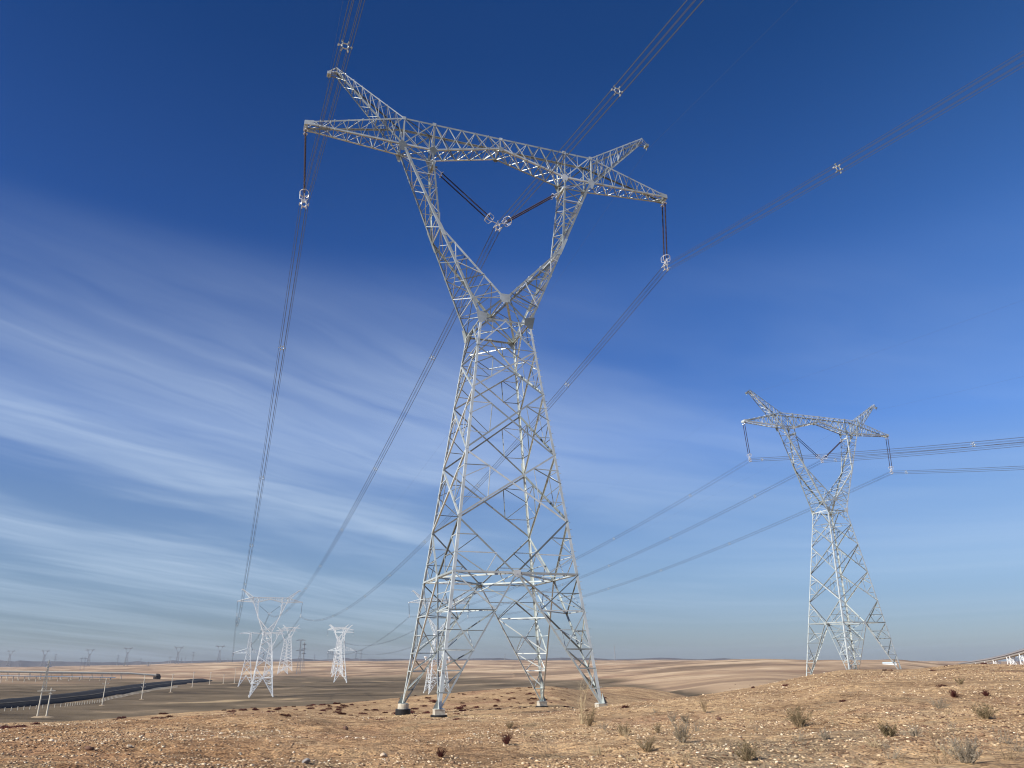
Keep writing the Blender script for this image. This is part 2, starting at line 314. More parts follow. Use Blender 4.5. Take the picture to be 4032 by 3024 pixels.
gx = np.clip((xpix-2330-(26-Dv)*14+fbm(V[:, 0], V[:, 1], 5, 4, 91)*420)/120, 0, 1)*np.clip((3350-xpix+fbm(V[:, 0], V[:, 1], 6, 4, 92)*700)/300, 0, 1)*np.clip((24.5-Dv+fbm(V[:, 0], V[:, 1], 4, 4, 93)*12)/3.5, 0, 1)*(Av > -1.2)*(Av < 1.2)  # mask of the lower-right gully slope, tinted below as if turned from the sun
def flatpt(x, y, z=-20.6):
    r = ray(x, y); return r[:2]*(z/r[2])
pad = np.zeros(len(V)); sel = (Dv > 230) & (Dv < 1200) & (np.abs(Av) < 0.75)
P2 = V[sel][:, :2]; pv_ = np.zeros(sel.sum()); wb = fbm(P2[:, 0], P2[:, 1], 18, 3, 55)
def streak(pts, wd, amt):
    global pv_
    pts = [flatpt(*p) for p in pts]
    for a_, b_ in zip(pts[:-1], pts[1:]):
        d_ = b_-a_; t_ = np.clip(((P2-a_)@d_)/(d_@d_), 0, 1); q_ = np.hypot(*(P2-a_-t_[:, None]*d_).T)
        pv_ = np.maximum(pv_, amt*np.clip(1.35-q_/wd+wb*1.4, 0, 1))
for pts, wd, amt in (([(900, 2706), (1032, 2701), (1090, 2699)], 5, .8), ([(830, 2693), (940, 2686)], 6, .7), ([(1205, 2679), (1248, 2684), (1360, 2681), (1500, 2683), (1640, 2682)], 7, .8), ([(700, 2764), (850, 2760), (925, 2752), (985, 2750), (1075, 2752), (1140, 2748)], 7, .9),
        ([(0, 2762), (120, 2764), (190, 2768), (300, 2766)], 9, .6), ([(20, 2700), (130, 2697)], 7, .5), ([(1110, 2648), (1180, 2656), (1260, 2652)], 12, .5), ([(1600, 2706), (1760, 2700), (1900, 2704)], 6, .4), ([(560, 2722), (640, 2718)], 5, .5)): streak(pts, wd, amt)
pad[sel] = pv_
for fx, fy in ((-5.5, 59.4), (-9.7, 71.7), (2.7, 76.0), (6.9, 63.7)):
    pad = np.maximum(pad, .8*np.clip(1.5-np.hypot(V[:, 0]-fx, V[:, 1]-fy)/2.6+fbm(V[:, 0], V[:, 1], 3, 3, 57)*1.2, 0, 1))
fattr(gme, 'rust', np.clip((2050-xpix)/1300+fbm(V[:, 0], V[:, 1], 11, 3, 58)*.9, 0, 1)*(Dv < 60)); fattr(gme, 'pad', pad)
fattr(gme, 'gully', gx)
fattr(gme, 'plain', plain); fattr(gme, 'dune', dune); fattr(gme, 'stony', stony)
go = link('ground', gme); tag(go, kind='structure')
t = gm.node_tree; bs = t.nodes['Principled BSDF']; bs.inputs['Roughness'].default_value = 0.95; bs.inputs['Specular IOR Level'].default_value = 0.12
geo = N(t, 'ShaderNodeNewGeometry')
def tn(scale, det=6, rough=0.6, sxyz=None, dist=0.0):
    src = geo.outputs['Position']
    if sxyz:
        mp = N(t, 'ShaderNodeMapping'); mp.inputs['Scale'].default_value = sxyz; mp.inputs['Rotation'].default_value = (0, 0, R(12)); L(t, src, mp.inputs[0]); src = mp.outputs[0]
    n = N(t, 'ShaderNodeTexNoise'); n.inputs['Scale'].default_value = scale; n.inputs['Detail'].default_value = det; n.inputs['Roughness'].default_value = rough; n.inputs['Distortion'].default_value = dist
    L(t, src, n.inputs[0]); return n.outputs[0]
def attr(nm):
    a = N(t, 'ShaderNodeAttribute'); a.attribute_name = nm; return a.outputs['Fac']
# stony mound: tan sand, reddish and grey patches, pebbles in the grain
sand = ramp(t, tn(0.33, 8, 0.62), [(0.30, (0.245, 0.160, 0.088)), (0.45, (0.385, 0.26, 0.145)), (0.56, (0.495, 0.342, 0.19)), (0.70, (0.61, 0.44, 0.255))])
red = ramp(t, tn(0.16, 5), [(0.52, (0, 0, 0)), (0.68, (1, 1, 1))])
sand = mixc(t, M(t, 'MULTIPLY', red, 0.55), sand, (0.29, 0.160, 0.102))
grn = ramp(t, tn(0.42, 6, 0.6), [(0.56, (0, 0, 0)), (0.66, (1, 1, 1))])
sand = mixc(t, M(t, 'MULTIPLY', M(t, 'MULTIPLY', grn, attr('stony')), 0.6), sand, (0.29, 0.235, 0.145))
sand = mixc(t, M(t, 'MULTIPLY', attr('gully'), 0.7), sand, (0.27, 0.215, 0.14))  # grey-brown soil tint that also paints in the gully slope's shade
sand = mixc(t, attr('rust'), sand, mixc(t, 1.0, sand, (0.88, 0.79, 0.73), 'MULTIPLY'))
sand = mixc(t, M(t, 'MULTIPLY', attr('pad'), 0.7), sand, (0.56, 0.41, 0.215))
vor = N(t, 'ShaderNodeTexVoronoi'); vor.inputs['Scale'].default_value = 17.0; L(t, geo.outputs['Position'], vor.inputs[0])
peb = N(t, 'ShaderNodeSeparateColor'); L(t, vor.outputs['Color'], peb.inputs[0])
pc = ramp(t, peb.outputs[0], [(0.0, (0.22, 0.16, 0.13)), (0.3, (0.55, 0.45, 0.38)), (0.55, (0.95, 0.88, 0.8)), (0.8, (1.25, 1.2, 1.1)), (1.0, (1.7, 1.65, 1.5))])
pmask = ramp(t, vor.outputs['Distance'], [(0.30, (1, 1, 1)), (0.50, (0, 0, 0))])
sand = mixc(t, M(t, 'MULTIPLY', pmask, 0.8), sand, mixc(t, 1.0, sand, pc, 'MULTIPLY'))
vor2 = N(t, 'ShaderNodeTexVoronoi'); vor2.inputs['Scale'].default_value = 5.0; L(t, geo.outputs['Position'], vor2.inputs[0])
peb2 = N(t, 'ShaderNodeSeparateColor'); L(t, vor2.outputs['Color'], peb2.inputs[0])
pc2 = ramp(t, peb2.outputs[0], [(0.0, (0.45, 0.36, 0.3)), (0.5, (1, 1, 1)), (1.0, (1.35, 1.3, 1.2))])
sand = mixc(t, 0.7, sand, mixc(t, 1.0, sand, pc2, 'MULTIPLY'))
# plain: grey-brown gravel flat with drawn-out streaks
pl = ramp(t, tn(0.022, 9, 0.66, (0.7, 1.2, 1.0), 0.4), [(0.36, (0.062, 0.045, 0.026)), (0.47, (0.130, 0.097, 0.057)), (0.57, (0.185, 0.140, 0.086)), (0.68, (0.40, 0.29, 0.17))])
pl = mixc(t, M(t, 'MULTIPLY', ramp(t, tn(0.8, 5), [(0.35, (0, 0, 0)), (0.7, (1, 1, 1))]), 0.35), pl, (0.16, 0.12, 0.085))
pl = mixc(t, attr('pad'), pl, (0.46, 0.335, 0.19))
# dunes and far low hills: tan with brown bands
du = ramp(t, tn(0.0062, 9, 0.62, (0.9, 1.1, 1.0), 0.6), [(0.36, (0.20, 0.14, 0.088)), (0.45, (0.29, 0.20, 0.128)), (0.53, (0.45, 0.315, 0.195)), (0.63, (0.66, 0.50, 0.32))])
rd = ramp(t, tn(0.0021, 4), [(0.50, (0, 0, 0)), (0.62, (1, 1, 1))])
du = mixc(t, M(t, 'MULTIPLY', rd, 0.45), du, (0.27, 0.145, 0.085))
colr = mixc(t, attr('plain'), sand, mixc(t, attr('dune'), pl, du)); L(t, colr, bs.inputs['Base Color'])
hb = M(t, 'ADD', M(t, 'MULTIPLY', vor.outputs['Distance'], -0.6), M(t, 'ADD', M(t, 'MULTIPLY', vor2.outputs['Distance'], -0.7), M(t, 'MULTIPLY', tn(2.2, 8, 0.7), 1.6)))
bp = N(t, 'ShaderNodeBump'); bp.inputs['Strength'].default_value = 0.9; bp.inputs['Distance'].default_value = 0.055; L(t, hb, bp.inputs['Height']); L(t, bp.outputs[0], bs.inputs['Normal'])

# far hills along the skyline, a real ridge with depth about 7.5 km away
HP = [(-1500, 2602), (-700, 2598), (0, 2600), (55, 2604), (80, 2600), (127, 2604), (217, 2604), (300, 2605.5), (400, 2608), (455, 2606.5), (485, 2609), (545, 2603), (580, 2607.5), (640, 2606), (680, 2599.5), (710, 2603), (900, 2599), (1000, 2598), (1120, 2597), (1165, 2594), (1185, 2592), (1205, 2594), (1260, 2598), (1340, 2595), (1362, 2590), (1385, 2594.5), (1402, 2592), (1428, 2596), (1455, 2593), (1490, 2595.5), (1560, 2594), (1650, 2595), (1800, 2594), (1945, 2592), (1965, 2590.5), (1990, 2593), (2019, 2597), (2077, 2596), (2150, 2593), (2214, 2589), (2280, 2592), (2337, 2591), (2380, 2594), (2406, 2597), (2500, 2594), (2560, 2592), (2600, 2589.5), (2650, 2591), (2700, 2594), (2760, 2596), (2850, 2592), (3000, 2599), (3100, 2602), (3300, 2606), (3500, 2605), (3700, 2607), (4032, 2604), (4700, 2603), (5600, 2605)]
hx = np.linspace(-1500, 5600, 900); hy = np.interp(hx, [p[0] for p in HP], [p[1] for p in HP])+0.9*fbm(hx, 0*hx, 40, 3, 5)
HV = []
for k, (dd, frac) in enumerate(((7300, 0.0), (7420, 0.45), (7520, 0.8), (7600, 1.0), (7800, 0.6), (8200, 0.0))):
    for x, y in zip(hx, hy):
        p = at(x, y, 7600.0); d = p/7600.0; top = p[2]; a = math.atan2(p[0], p[1]); g = -62.0
        q = 14*vnoise(np.array(a*150.0), np.array(k*1.7), 8) if 0 < k < 5 else 0
        HV.append((math.sin(a)*(dd+q*8), math.cos(a)*(dd+q*8), g+(top-g)*frac+(q if frac < 1 else 0)*.4))
n_ = len(hx); hf = [(k*n_+i, k*n_+i+1, (k+1)*n_+i+1, (k+1)*n_+i) for k in range(5) for i in range(n_-1)]
ho = link('hills', np_mesh('hills', HV, hf, mat('hill_rock', (0.085, 0.075, 0.072), 0.95, 0, 0.35, 0.004), True)); tag(ho, kind='structure')

# ------------------------------------------------------------------ cup-shaped lattice tower
P = dict(w=2.51, wy=2.55, b1=5.36, z1=11.5, z2=35.14, zc=37.6, xk=6.4, zk=44.67, xi=7.23, xo=10.38, z5=53.76, z6=57.0, yb=1.0, xt=19.84, zt=54.3, yt=0.6, xg=17.39, zg=61.83, z5c=55.67)
def hw(z): return P['w']+(P['b1']-P['w'])*(P['z2']-z)/(P['z2']-P['z1'])       # half width of the body at height z
def ky(z): return P['wy']+(P['yb']-P['wy'])*(z-P['z2'])/(P['z5']-P['z2'])      # half depth above the waist
def lerp(a, b, t): return np.asarray(a, float)*(1-t)+np.asarray(b, float)*t
def truss(m, a, b, n, na, nb, inward, wd, verts=True, x=False, wv=None):
    """web between chord a0-a1 and chord b0-b1"""
    for i in range(n):
        t0, t1 = i/n, (i+1)/n
        pa0, pa1, pb0, pb1 = lerp(*a, t0), lerp(*a, t1), lerp(*b, t0), lerp(*b, t1)
        if x or i % 2 == 0: m.angle(pa0, pb1, wd, inward)
        if x or i % 2 == 1: m.angle(pb0, pa1, wd, inward, -1)
        if verts and i > 0: m.angle(pa0, pb0, wv or wd*0.8, inward)
def gusset(m, c, r, axis_u, axis_v, n, k=6):
    c = np.asarray(c, float); u = np.asarray(axis_u, float); v = np.asarray(axis_v, float)
    m.plate([c+u*(r*math.cos(a))+v*(r*math.sin(a)) for a in [2*math.pi*(i+.5)/k for i in range(k)]], n)
X3, Y3, Z3 = np.eye(3)

def body_mesh(levels):
    m = MB()
    for ax in range(4):                    # four faces
        a = ax*math.pi/2; ux = np.array([math.cos(a), math.sin(a), 0]); uy = np.array([-math.sin(a), math.cos(a), 0]); inn = -uy*-1
        inn = uy                            # face at -uy side, inward is +uy
        def pt(s, z): h = hw(z); return ux*(s*h)-uy*h+np.array([0, 0, z])
        # waist panel: beam and inverted V
        z0, z1 = levels[0], levels[1]
        m.angle(pt(-1, z0), pt(1, z0), .17, inn); mid = pt(0, z0)
        for s in (-1, 1):
            m.angle(mid, pt(s, z1), .13, inn, s); q = lerp(mid, pt(s, z1), .5); m.angle(q, pt(s, (z0+z1)/2), .07, inn); m.angle(q, pt(s*.5, z0), .07, inn)
            q2 = lerp(mid, pt(s, z1), .5); m.angle(pt(s*.5, z0), pt(s, (z0+z1)/2), .06, inn)
        gusset(m, mid+uy*.02, .26, ux, Z3, uy, 4)
        # X panels
        for k in range(1, len(levels)-2):
            za, zb = levels[k], levels[k+1]
            wd = .135+.01*k
            for s in (-1, 1):
                A, B = pt(s, za), pt(-s, zb); m.angle(A, B, wd, inn, lo=(s == 1))
                m1 = lerp(A, B, .235); m2 = lerp(pt(s, zb), pt(-s, za), .28)
                lz = za+(zb-za)*.44
                m.angle(m1, pt(s, m1[2]-.05), .075, inn, lo=True); m.angle(m1, pt(s, lz), .08, inn, lo=True); m.angle(m2, pt(s, lz), .07, inn, lo=False)
                m.angle(m2, pt(s, m2[2]+.05), .065, inn, lo=False); m.angle(m1, m2, .075, inn, s)
            c = lerp(pt(-1, za), pt(1, zb), .5)
        # lowest panel: V to the middle of the belt
        za, zb = levels[-2], levels[-1]; mid = pt(0, zb)
        for s in (-1, 1):
            A = pt(s, za); m.angle(A, mid, .16, inn, lo=(s == 1))
            q1 = lerp(A, mid, .33); q2 = lerp(A, mid, .65); l1 = za+(zb-za)*.33; l2 = za+(zb-za)*.65
            m.angle(q1, pt(s, l1), .085, inn, lo=True); m.angle(q2, pt(s, l2), .085, inn, lo=True); m.angle(q1, pt(s, l2), .07, inn, lo=False)
            bm = lerp(pt(s, zb), mid, .5); m.angle(pt(s, l2), bm, .08, inn, lo=True); m.angle(q2, bm, .075, inn, -1)
            m.angle(pt(s, zb), mid, .17, inn, lo=True); m.angle(pt(s, zb)+uy*.3, mid+uy*.3, .10, Z3)
        gusset(m, mid-uy*.012, .42, ux, Z3, uy, 4)
        # diaphragm: diamond between the belt's middles, and stays
        h = hw(zb); nxt = ux*h+np.array([0, 0, zb])
        m.angle(mid, nxt, .16, Z3)
        m.angle(lerp(mid, nxt, .5), ux*h-uy*h+np.array([0, 0, zb]), .08, Z3)
    return m
def leg_mesh(s, tt, levels, zf, bolts=False):
    m = MB(); zb = levels[-1]
    def pt(z): h = hw(z); return np.array([s*h, tt*h, z])
    U, Vv = np.array([-s, 0, 0.]), np.array([0, -tt, 0.])
    top, belt, foot = pt(levels[0]), pt(zb), pt(zf)
    m.tone = .8
    kv = 1.55 if tt > 0 and s > 0 else 1.0; ku = .62 if tt > 0 and s > 0 else 1.0
    m.lsec(top, pt(levels[2]), U, Vv, .23*ku, wv=.23*kv); m.lsec(pt(levels[2]), pt(levels[-2]), U, Vv, .25*ku, wv=.25*kv); m.lsec(pt(levels[-2]), foot, U, Vv, .27*ku, wv=.27*kv)
    for z in (levels[3]+.6, zb+.8):          # splice covers
        a, b = pt(z-.6), pt(z+.6); m.lsec(a-(U+Vv)*.012, b-(U+Vv)*.012, U, Vv, .27, .02)
    m.tone = None
    i1 = np.array([0, tt*hw(zb), zb]); i2 = np.array([s*hw(zb), 0, zb])
    f1 = foot+U*.22; f2 = foot+Vv*.22
    m.angle(i1, f1, .145, Vv, s*tt); m.angle(i2, f2, .145, U, -s*tt)
    fr = [0, .145, .295, .444, .594, .741, .893]
    Lp = lambda t: lerp(belt, foot, t); I1 = lambda t: lerp(i1, f1, t); I2 = lambda t: lerp(i2, f2, t)
    for I, inn in ((I1, Vv), (I2, U)):
        for k in (2, 4, 5, 6): m.angle(Lp(fr[k]), I(fr[k]), .10, inn, lo=True)
        for a, b in ((0, 2), (2, 4), (4, 5), (5, 6)):
            m.angle(Lp(fr[a]), I(fr[b]), .095, inn, s)
            if b-a == 2:
                mid = lerp(Lp(fr[a]), I(fr[b]), .5); m.angle(mid, Lp(fr[a+1]), .07, inn); m.angle(mid, I(fr[a+1]), .065, inn); m.angle(mid, Lp(fr[b]), .065, inn, -1)
    for k in (2, 4, 5, 6): m.angle(I1(fr[k]), I2(fr[k]), .095, Z3)
    for a, b in ((0, 2), (2, 4), (4, 5), (5, 6)):
        m.angle(I1(fr[a]), I2(fr[b]), .11, Z3); q = lerp(I1(fr[a]), I2(fr[b]), .5)
        if b-a == 2: m.angle(q, Lp(fr[b]), .065, Z3); m.angle(q, I1(fr[b]), .065, Z3)
    # shoe with stiffeners
    m.box(foot+np.array([0, 0, .03])+(U+Vv)*.12, (.62, .62, .05))
    for d in (U, Vv):
        e = -d; m.plate([foot+(U+Vv)*.02+np.array([0, 0, .05]), foot+e*.38+np.array([0, 0, .05]), foot+np.array([0, 0, .75])], np.cross(d, Z3))
    if bolts:
        z = zf+1.2
        while z < levels[0]:
            p = pt(z); m.box(p+np.array([s*.09, tt*.0, 0]), (.18, .03, .03)); z += .62
    return m
def arm_mesh(s):
    m = MB()
    w_, wy, zc, xk, zk, xi, xo, z2, z5 = (P[k] for k in ('w', 'wy', 'zc', 'xk', 'zk', 'xi', 'xo', 'z2', 'z5'))
    for t in (-1, 1):
        W = np.array([s*w_, t*wy, z2]); O = np.array([s*xo, t*P['yb'], z5]); I = np.array([s*xi, t*P['yb'], z5])
        K = np.array([s*xk, t*ky(zk), zk]); C = np.array([0, t*ky(zc), zc]); inn = np.array([0, -t, 0.])
        U = np.array([-s, 0, 0.])
        m.lsec(W, O, U, inn, .25); m.angle(K, I, .20, inn, -1 if s*t > 0 else 1); m.angle(C, K, .22, inn, -1 if s*t > 0 else 1)
        m.angle(C, W, .18, inn)                       # crotch to waist corner
        ko = lerp(W, O, (zk-z2)/(z5-z2))
        n = 5
        for k in range(1, n+1):                       # lower triangle
            a0 = lerp(W, ko, (k-1)/n); a1 = lerp(W, ko, k/n); b0 = lerp(C, K, max(0, (k-1.6)/(n-.6))); b1 = lerp(C, K, max(0, (k-.6)/(n-.6)))
            if k < n:
                m.angle(a1, b1, .095, inn, lo=True)
                if k % 2: m.angle(a1, b0, .09, inn, -1); 
                else: m.angle(a0, b1, .09, inn)
                q = lerp(a0, b1, .5) if k % 2 == 0 else lerp(a1, b0, .5)
                m.angle(q, lerp(a0, a1, .5), .06, inn)
                if k < 4: m.angle(q, lerp(b0, b1, .5), .06, inn)
        truss(m, (ko, O), (K, I), 6, None, None, inn, .075, True, False, .08)
        c = lerp(K, ko, .5)-inn*.014; ax = (O-W)/np.linalg.norm(O-W); m.plate([c+ax*1.15+X3*.10*-s, c+ax*.2+X3*.24*-s, c-ax*1.1+X3*.26*-s, c-ax*1.1-X3*.12*-s, c+ax*1.15-X3*.12*-s], inn)
        cw = W-inn*.014; m.plate([cw+np.array(v) for v in ((-.1*s, 0, -.65), (.14*s, 0, -.62), (.42*s, 0, .7), (.05*s, 0, .62), (-.62*s, 0, .46), (-.6*s, 0, -.12))], inn)
        cc = C-inn*.014
        if s < 0: m.plate([cc+np.array(v) for v in ((-.52, 0, .40), (.52, 0, .40), (.50, 0, -.48), (-.50, 0, -.48))], inn, .03)
        for Pn in (O, I):
            pn = Pn-inn*.014; m.plate([pn+np.array(v) for v in ((-.42, 0, .1), (-.1, 0, .42), (.1, 0, .42), (.42, 0, .1), (.1, 0, -.75), (-.1, 0, -.75))], inn)
    # outer, inner-lower and inner-upper faces between front and rear
    F_ = lambda z: np.array([s*(w_+(xo-w_)*(z-z2)/(z5-z2)), -ky(z), z])
    mir = lambda p: p*np.array([1, -1, 1])
    n = 10
    for k in range(n):
        za, zb = z2+(z5-z2)*k/n, z2+(z5-z2)*(k+1)/n; a, b = F_(za), F_(zb); inn = np.array([-s, 0, 0.])
        m.angle(a, mir(b), .085, inn) if k % 2 else m.angle(mir(a), b, .085, inn)
        if k: m.angle(a, mir(a), .075, inn)
        q = lerp(a, mir(b), .5) if k % 2 else lerp(mir(a), b, .5)
        if k < 6: m.angle(q, mir(a) if k % 2 else a, .055, inn); 
        if k < 6: m.angle(lerp(a, b, .5) if k % 2 else lerp(mir(a), mir(b), .5), q, .055, inn)
    for (p, q, n) in ((np.array([0, -ky(zc), zc]), np.array([s*xk, -ky(zk), zk]), 5), (np.array([s*xk, -ky(zk), zk]), np.array([s*xi, -P['yb'], z5]), 6)):
        for k in range(n):
            a, b = lerp(p, q, k/n), lerp(p, q, (k+1)/n); inn = np.array([s, 0, 0.1])
            m.angle(a, mir(b), .08, inn) if k % 2 else m.angle(mir(a), b, .08, inn)
            m.angle(b, mir(b), .075, inn)
    # V-string bracket
    zt_ = 52.4; xa = xk+(xi-xk)*(zt_-zk)/(z5-zk)
    m.box((s*xa, 0, zt_), (.28, 2*ky(zt_), .24))
    for t in (-.28, .28): m.box((s*(xa-.25), t, zt_-.08), (.5, .08, .22))
    return m
def waist_mesh():
    m = MB(); C = np.array([0, -ky(P['zc']), P['zc']]); W = lambda s, t: np.array([s*P['w'], t*P['wy'], P['z2']])
    m.angle(C, C*np.array([1, -1, 1]), .15, Z3); m.angle(C+Y3*.05, W(1, 1), .24, X3); m.angle(W(-1, -1), W(1, 1), .10, Z3); m.angle(W(1, -1), W(-1, 1), .10, Z3)
    z = 32.13; h = hw(z)
    for a, b in (((0, -h), (h, 0)), ((h, 0), (0, h)), ((0, h), (-h, 0)), ((-h, 0), (0, -h))): m.angle((*a, z), (*b, z), .09, Z3)
    for a, b in (((-h, -h), (h, -h)), ((h, -h), (h, h)), ((h, h), (-h, h)), ((-h, h), (-h, -h))): m.angle((*a, z), (*b, z), .07, Z3)
    return m
def bridge_mesh():
    m = MB(); xi, xo, z5, z6, yb, zc5 = (P[k] for k in ('xi', 'xo', 'z5', 'z6', 'yb', 'z5c'))
    for t in (-1, 1):
        inn = np.array([0, -t, 0.]); y = t*yb
        m.angle((-xo, y, z6), (xo, y, z6), .20, inn, lo=False); m.angle((0, y, z6), (0, y, zc5), .13, inn)
        for s in (-1, 1):
            m.angle((s*xi, y, z5), (0, y, zc5), .20, inn, lo=True); m.angle((s*xo, y, z5), (s*xi, y, z5), .19, inn, lo=True)
            for xv in (xi, xo): m.angle((s*xv, y, z5), (s*xv, y, z6), .13, inn)
            m.angle((s*xo, y, z6), (s*xi, y, z5), .12, inn); m.angle((s*xo, y, z5), (s*xi, y, z6), .11, inn, -1)
            truss(m, ((s*xi, y, z5), (0, y, zc5)), ((s*xi, y, z6), (0, y, z6)), 5, None, None, inn, .085, False, True)
            gusset(m, (s*xi, y-inn[1]*.016, z6-.05), .26, X3, Z3, inn, 4); gusset(m, (s*xo, y-inn[1]*.016, z6-.05), .26, X3, Z3, inn, 4)
            mx = s*(xi+xo)/2; m.angle((mx, y, z6), (s*xi, y, (z5+z6)/2), .06, inn); m.angle((mx, y, z6), (mx, y, (z5+z6)/2), .06, inn); m.angle((mx, y, z5), (s*xo, y, (z5+z6)/2), .06, inn)
        gusset(m, (0, y-inn[1]*.016, zc5), .3, X3, Z3, inn, 6); gusset(m, (0, y-inn[1]*.016, z6-.08), .22, X3, Z3, inn, 4)
    xs = [-xo, -xi]+[-xi+xi*k/5 for k in range(1, 5)]+[0]+[xi*k/5 for k in range(1, 5)]+[xi, xo]
    zb = lambda x: z5 if abs(x) >= xi else zc5+(z5-zc5)*abs(x)/xi
    for i in range(len(xs)-1):
        a, b = xs[i], xs[i+1]
        m.angle((a, -yb, z6), (b, yb, z6), .075, -Z3); m.angle((b, -yb, z6), (b, yb, z6), .07, -Z3)
        m.angle((a, -yb, zb(a)), (b, yb, zb(b)), .08, Z3); m.angle((a, yb, zb(a)), (b, -yb, zb(b)), .08, Z3); m.angle((b, -yb, zb(b)), (b, yb, zb(b)), .075, Z3)
    for x in (-xo, -xi, 0, xi, xo): m.angle((x, -yb, z6), (x, yb, zb(x)), .08, X3); m.angle((x, yb, z6), (x, -yb, zb(x)), .08, X3)
    return m
def crossarm_mesh(s):
    m = MB(); xo, xt, z5, z6, yb, yt, zt = (P[k] for k in ('xo', 'xt', 'z5', 'z6', 'yb', 'yt', 'zt')); n = 7
    for t in (-1, 1):
        inn = np.array([0, -t, 0.]); Lo = (np.array([s*xo, t*yb, z5]), np.array([s*xt, t*yt, zt-.12])); Hi = (np.array([s*xo, t*yb, z6]), np.array([s*xt, t*yt, zt+.12]))
        m.angle(*Lo, .19, inn, lo=True); m.angle(*Hi, .17, inn, lo=False)
        for i in range(n):
            p = lambda c, k: lerp(*c, k/n)
            m.angle(p(Lo, i), p(Hi, i+.5 if i+.5 < n else n), .07, inn); m.angle(p(Hi, i+.5), p(Lo, i+1), .065, inn, -1)
            
        m.plate([Lo[1]+np.array(v) for v in ((.15*s, 0, -.1), (.15*s, 0, .36), (-.7*s, 0, .5), (-.8*s, 0, -.05))], inn, .03)
    for i in range(n):
        a, b = i/n, (i+1)/n
        for z0, z1 in ((z5, zt-.12), (z6, zt+.12)):
            q = lambda k, t: lerp((s*xo, t*yb, z0), (s*xt, t*yt, z1), k)
            m.angle(q(a, -1), q(b, 1), .07, Z3); m.angle(q(b, -1), q(b, 1), .065, Z3)
            if z0 == z5: m.angle(q(a, 1), q(b, -1), .06, Z3)
    m.box((s*xt, 0, zt), (.34, 2*yt, .42)); m.box((s*(xt+.02), 0, zt-.28), (.2, .8, .2))
    return m
def peak_mesh(s):
    m = MB(); xo, xg, z5, z6, yb, zg = (P[k] for k in ('xo', 'xg', 'z5', 'z6', 'yb', 'zg')); yg = .42; n = 8
    for t in (-1, 1):
        inn = np.array([0, -t, 0.]); Lo = (np.array([s*xo, t*yb, z5]), np.array([s*xg, t*yg, zg-.55])); Hi = (np.array([s*xo, t*yb, z6]), np.array([s*xg, t*yg, zg]))
        m.angle(*Lo, .15, inn, lo=True); m.angle(*Hi, .14, inn, lo=False)
        for i in range(n):
            p = lambda c, k: lerp(*c, min(k, n)/n)
            m.angle(p(Lo, i), p(Hi, i+1), .055, inn); m.angle(p(Lo, i+1), p(Hi, i+1), .06, inn)
        m.angle(Hi[1], (s*(xg+.75), t*.25, zg-.55), .10, inn); m.angle(Lo[1], (s*(xg+.75), t*.25, zg-.62), .10, inn)
    for i in range(n):
        a, b = i/n, (i+1)/n
        for z0, z1 in ((z5, zg-.55), (z6, zg)):
            q = lambda k, t: lerp((s*xo, t*yb, z0), (s*xg, t*yg, z1), k)
            m.angle(q(a, -1), q(b, 1), .06, Z3); m.angle(q(b, -1), q(b, 1), .055, Z3)
    m.box((s*(xg+.75), 0, zg-.68), (.35, .6, .3))
    m.box((s*(xg+.75), 0, zg-1.0), (.07, .12, .45))
    return m
def head_set(STEEL=STEEL):
    return ({s: arm_mesh(s).mesh('cup_arm', STEEL) for s in (-1, 1)}, waist_mesh().mesh('waist_frame', STEEL), bridge_mesh().mesh('bridge', STEEL),
            {s: crossarm_mesh(s).mesh('crossarm', STEEL) for s in (-1, 1)}, {s: peak_mesh(s).mesh('ground_wire_peak', STEEL) for s in (-1, 1)})
HEADS = {}
def footing(parent, loc, style):
    m = MB(); x, y, z = loc
    if style == 'drum':
        m.lathe([(.0, .02), (.46, .0), (.48, -.1), (.48, -.5), (.52, -.5)], 20, (x, y, z)); fo_ = m.build('footing', CONCRETE, parent)
        d = MB(); d.lathe([(.0, -.40), (.62, -.42), (.66, -.46), (.67, -1.5), (.6, -1.9)], 28, (x, y, z)); d.build('footing_collar', BLACK, fo_)
    elif style == 'block':
        c = .37; m.box((x, y, z-.55), (2*c, 2*c, 1.1)); m.box((x, y, z-.02), (2*c+.03, 2*c+.03, .06)); fo_ = m.build('footing', CONCRETE, parent)
        d = MB(); d.lathe([(.0, -.36), (.58, -.37), (.60, -.39), (.60, -.9)], 28, (x, y, z)); d.build('footing_collar', BLACK, fo_)
    else:
        m.lathe([(.0, .02), (.5, .0), (.52, -.1), (.55, -3.0)], 12, (x, y, z)); m.build('footing', CONCRETE, parent)
def make_tower(label, loc, yaw, levels, feet=None, styles=None, near_=True, group=None, ws=.90):
    global WS
    WS = ws
    mt_ = STEEL_PALE if ws > 1.2 else STEEL
    if ws not in HEADS: HEADS[ws] = head_set(mt_)
    ARMS, WAIST, BRIDGE, CROSS, PEAK = HEADS[ws]
    t = empty('transmission_tower', loc, yaw); tag(t, label, 'pylon', group)
    body_mesh(levels).build('body_lattice', mt_, t)
    link('waist_frame', WAIST, t); link('bridge', BRIDGE, t)
    for s in (-1, 1): link('cup_arm', ARMS[s], t); link('crossarm', CROSS[s], t); link('ground_wire_peak', PEAK[s], t)
    for s in (-1, 1):
        for q in (-1, 1):
            zf = feet.get((s, q)) if feet else None
            if zf is None:
                zf = levels[-1]-9.0
                for _ in range(6):
                    h = hw(zf); gx = loc[0]+math.cos(yaw)*s*h-math.sin(yaw)*q*h; gy = loc[1]+math.sin(yaw)*s*h+math.cos(yaw)*q*h
                    zf = float(ground(gx, gy))-loc[2]+.35
            lg = leg_mesh(s, q, levels, zf, near_ and s == 1 and q == -1).build('leg', mt_, t)
            h = hw(zf); footing(t, (s*h-s*.1, q*h-q*.1, zf), (styles or {}).get((s, q), 'pier'))
    WS = 1.0
    return t
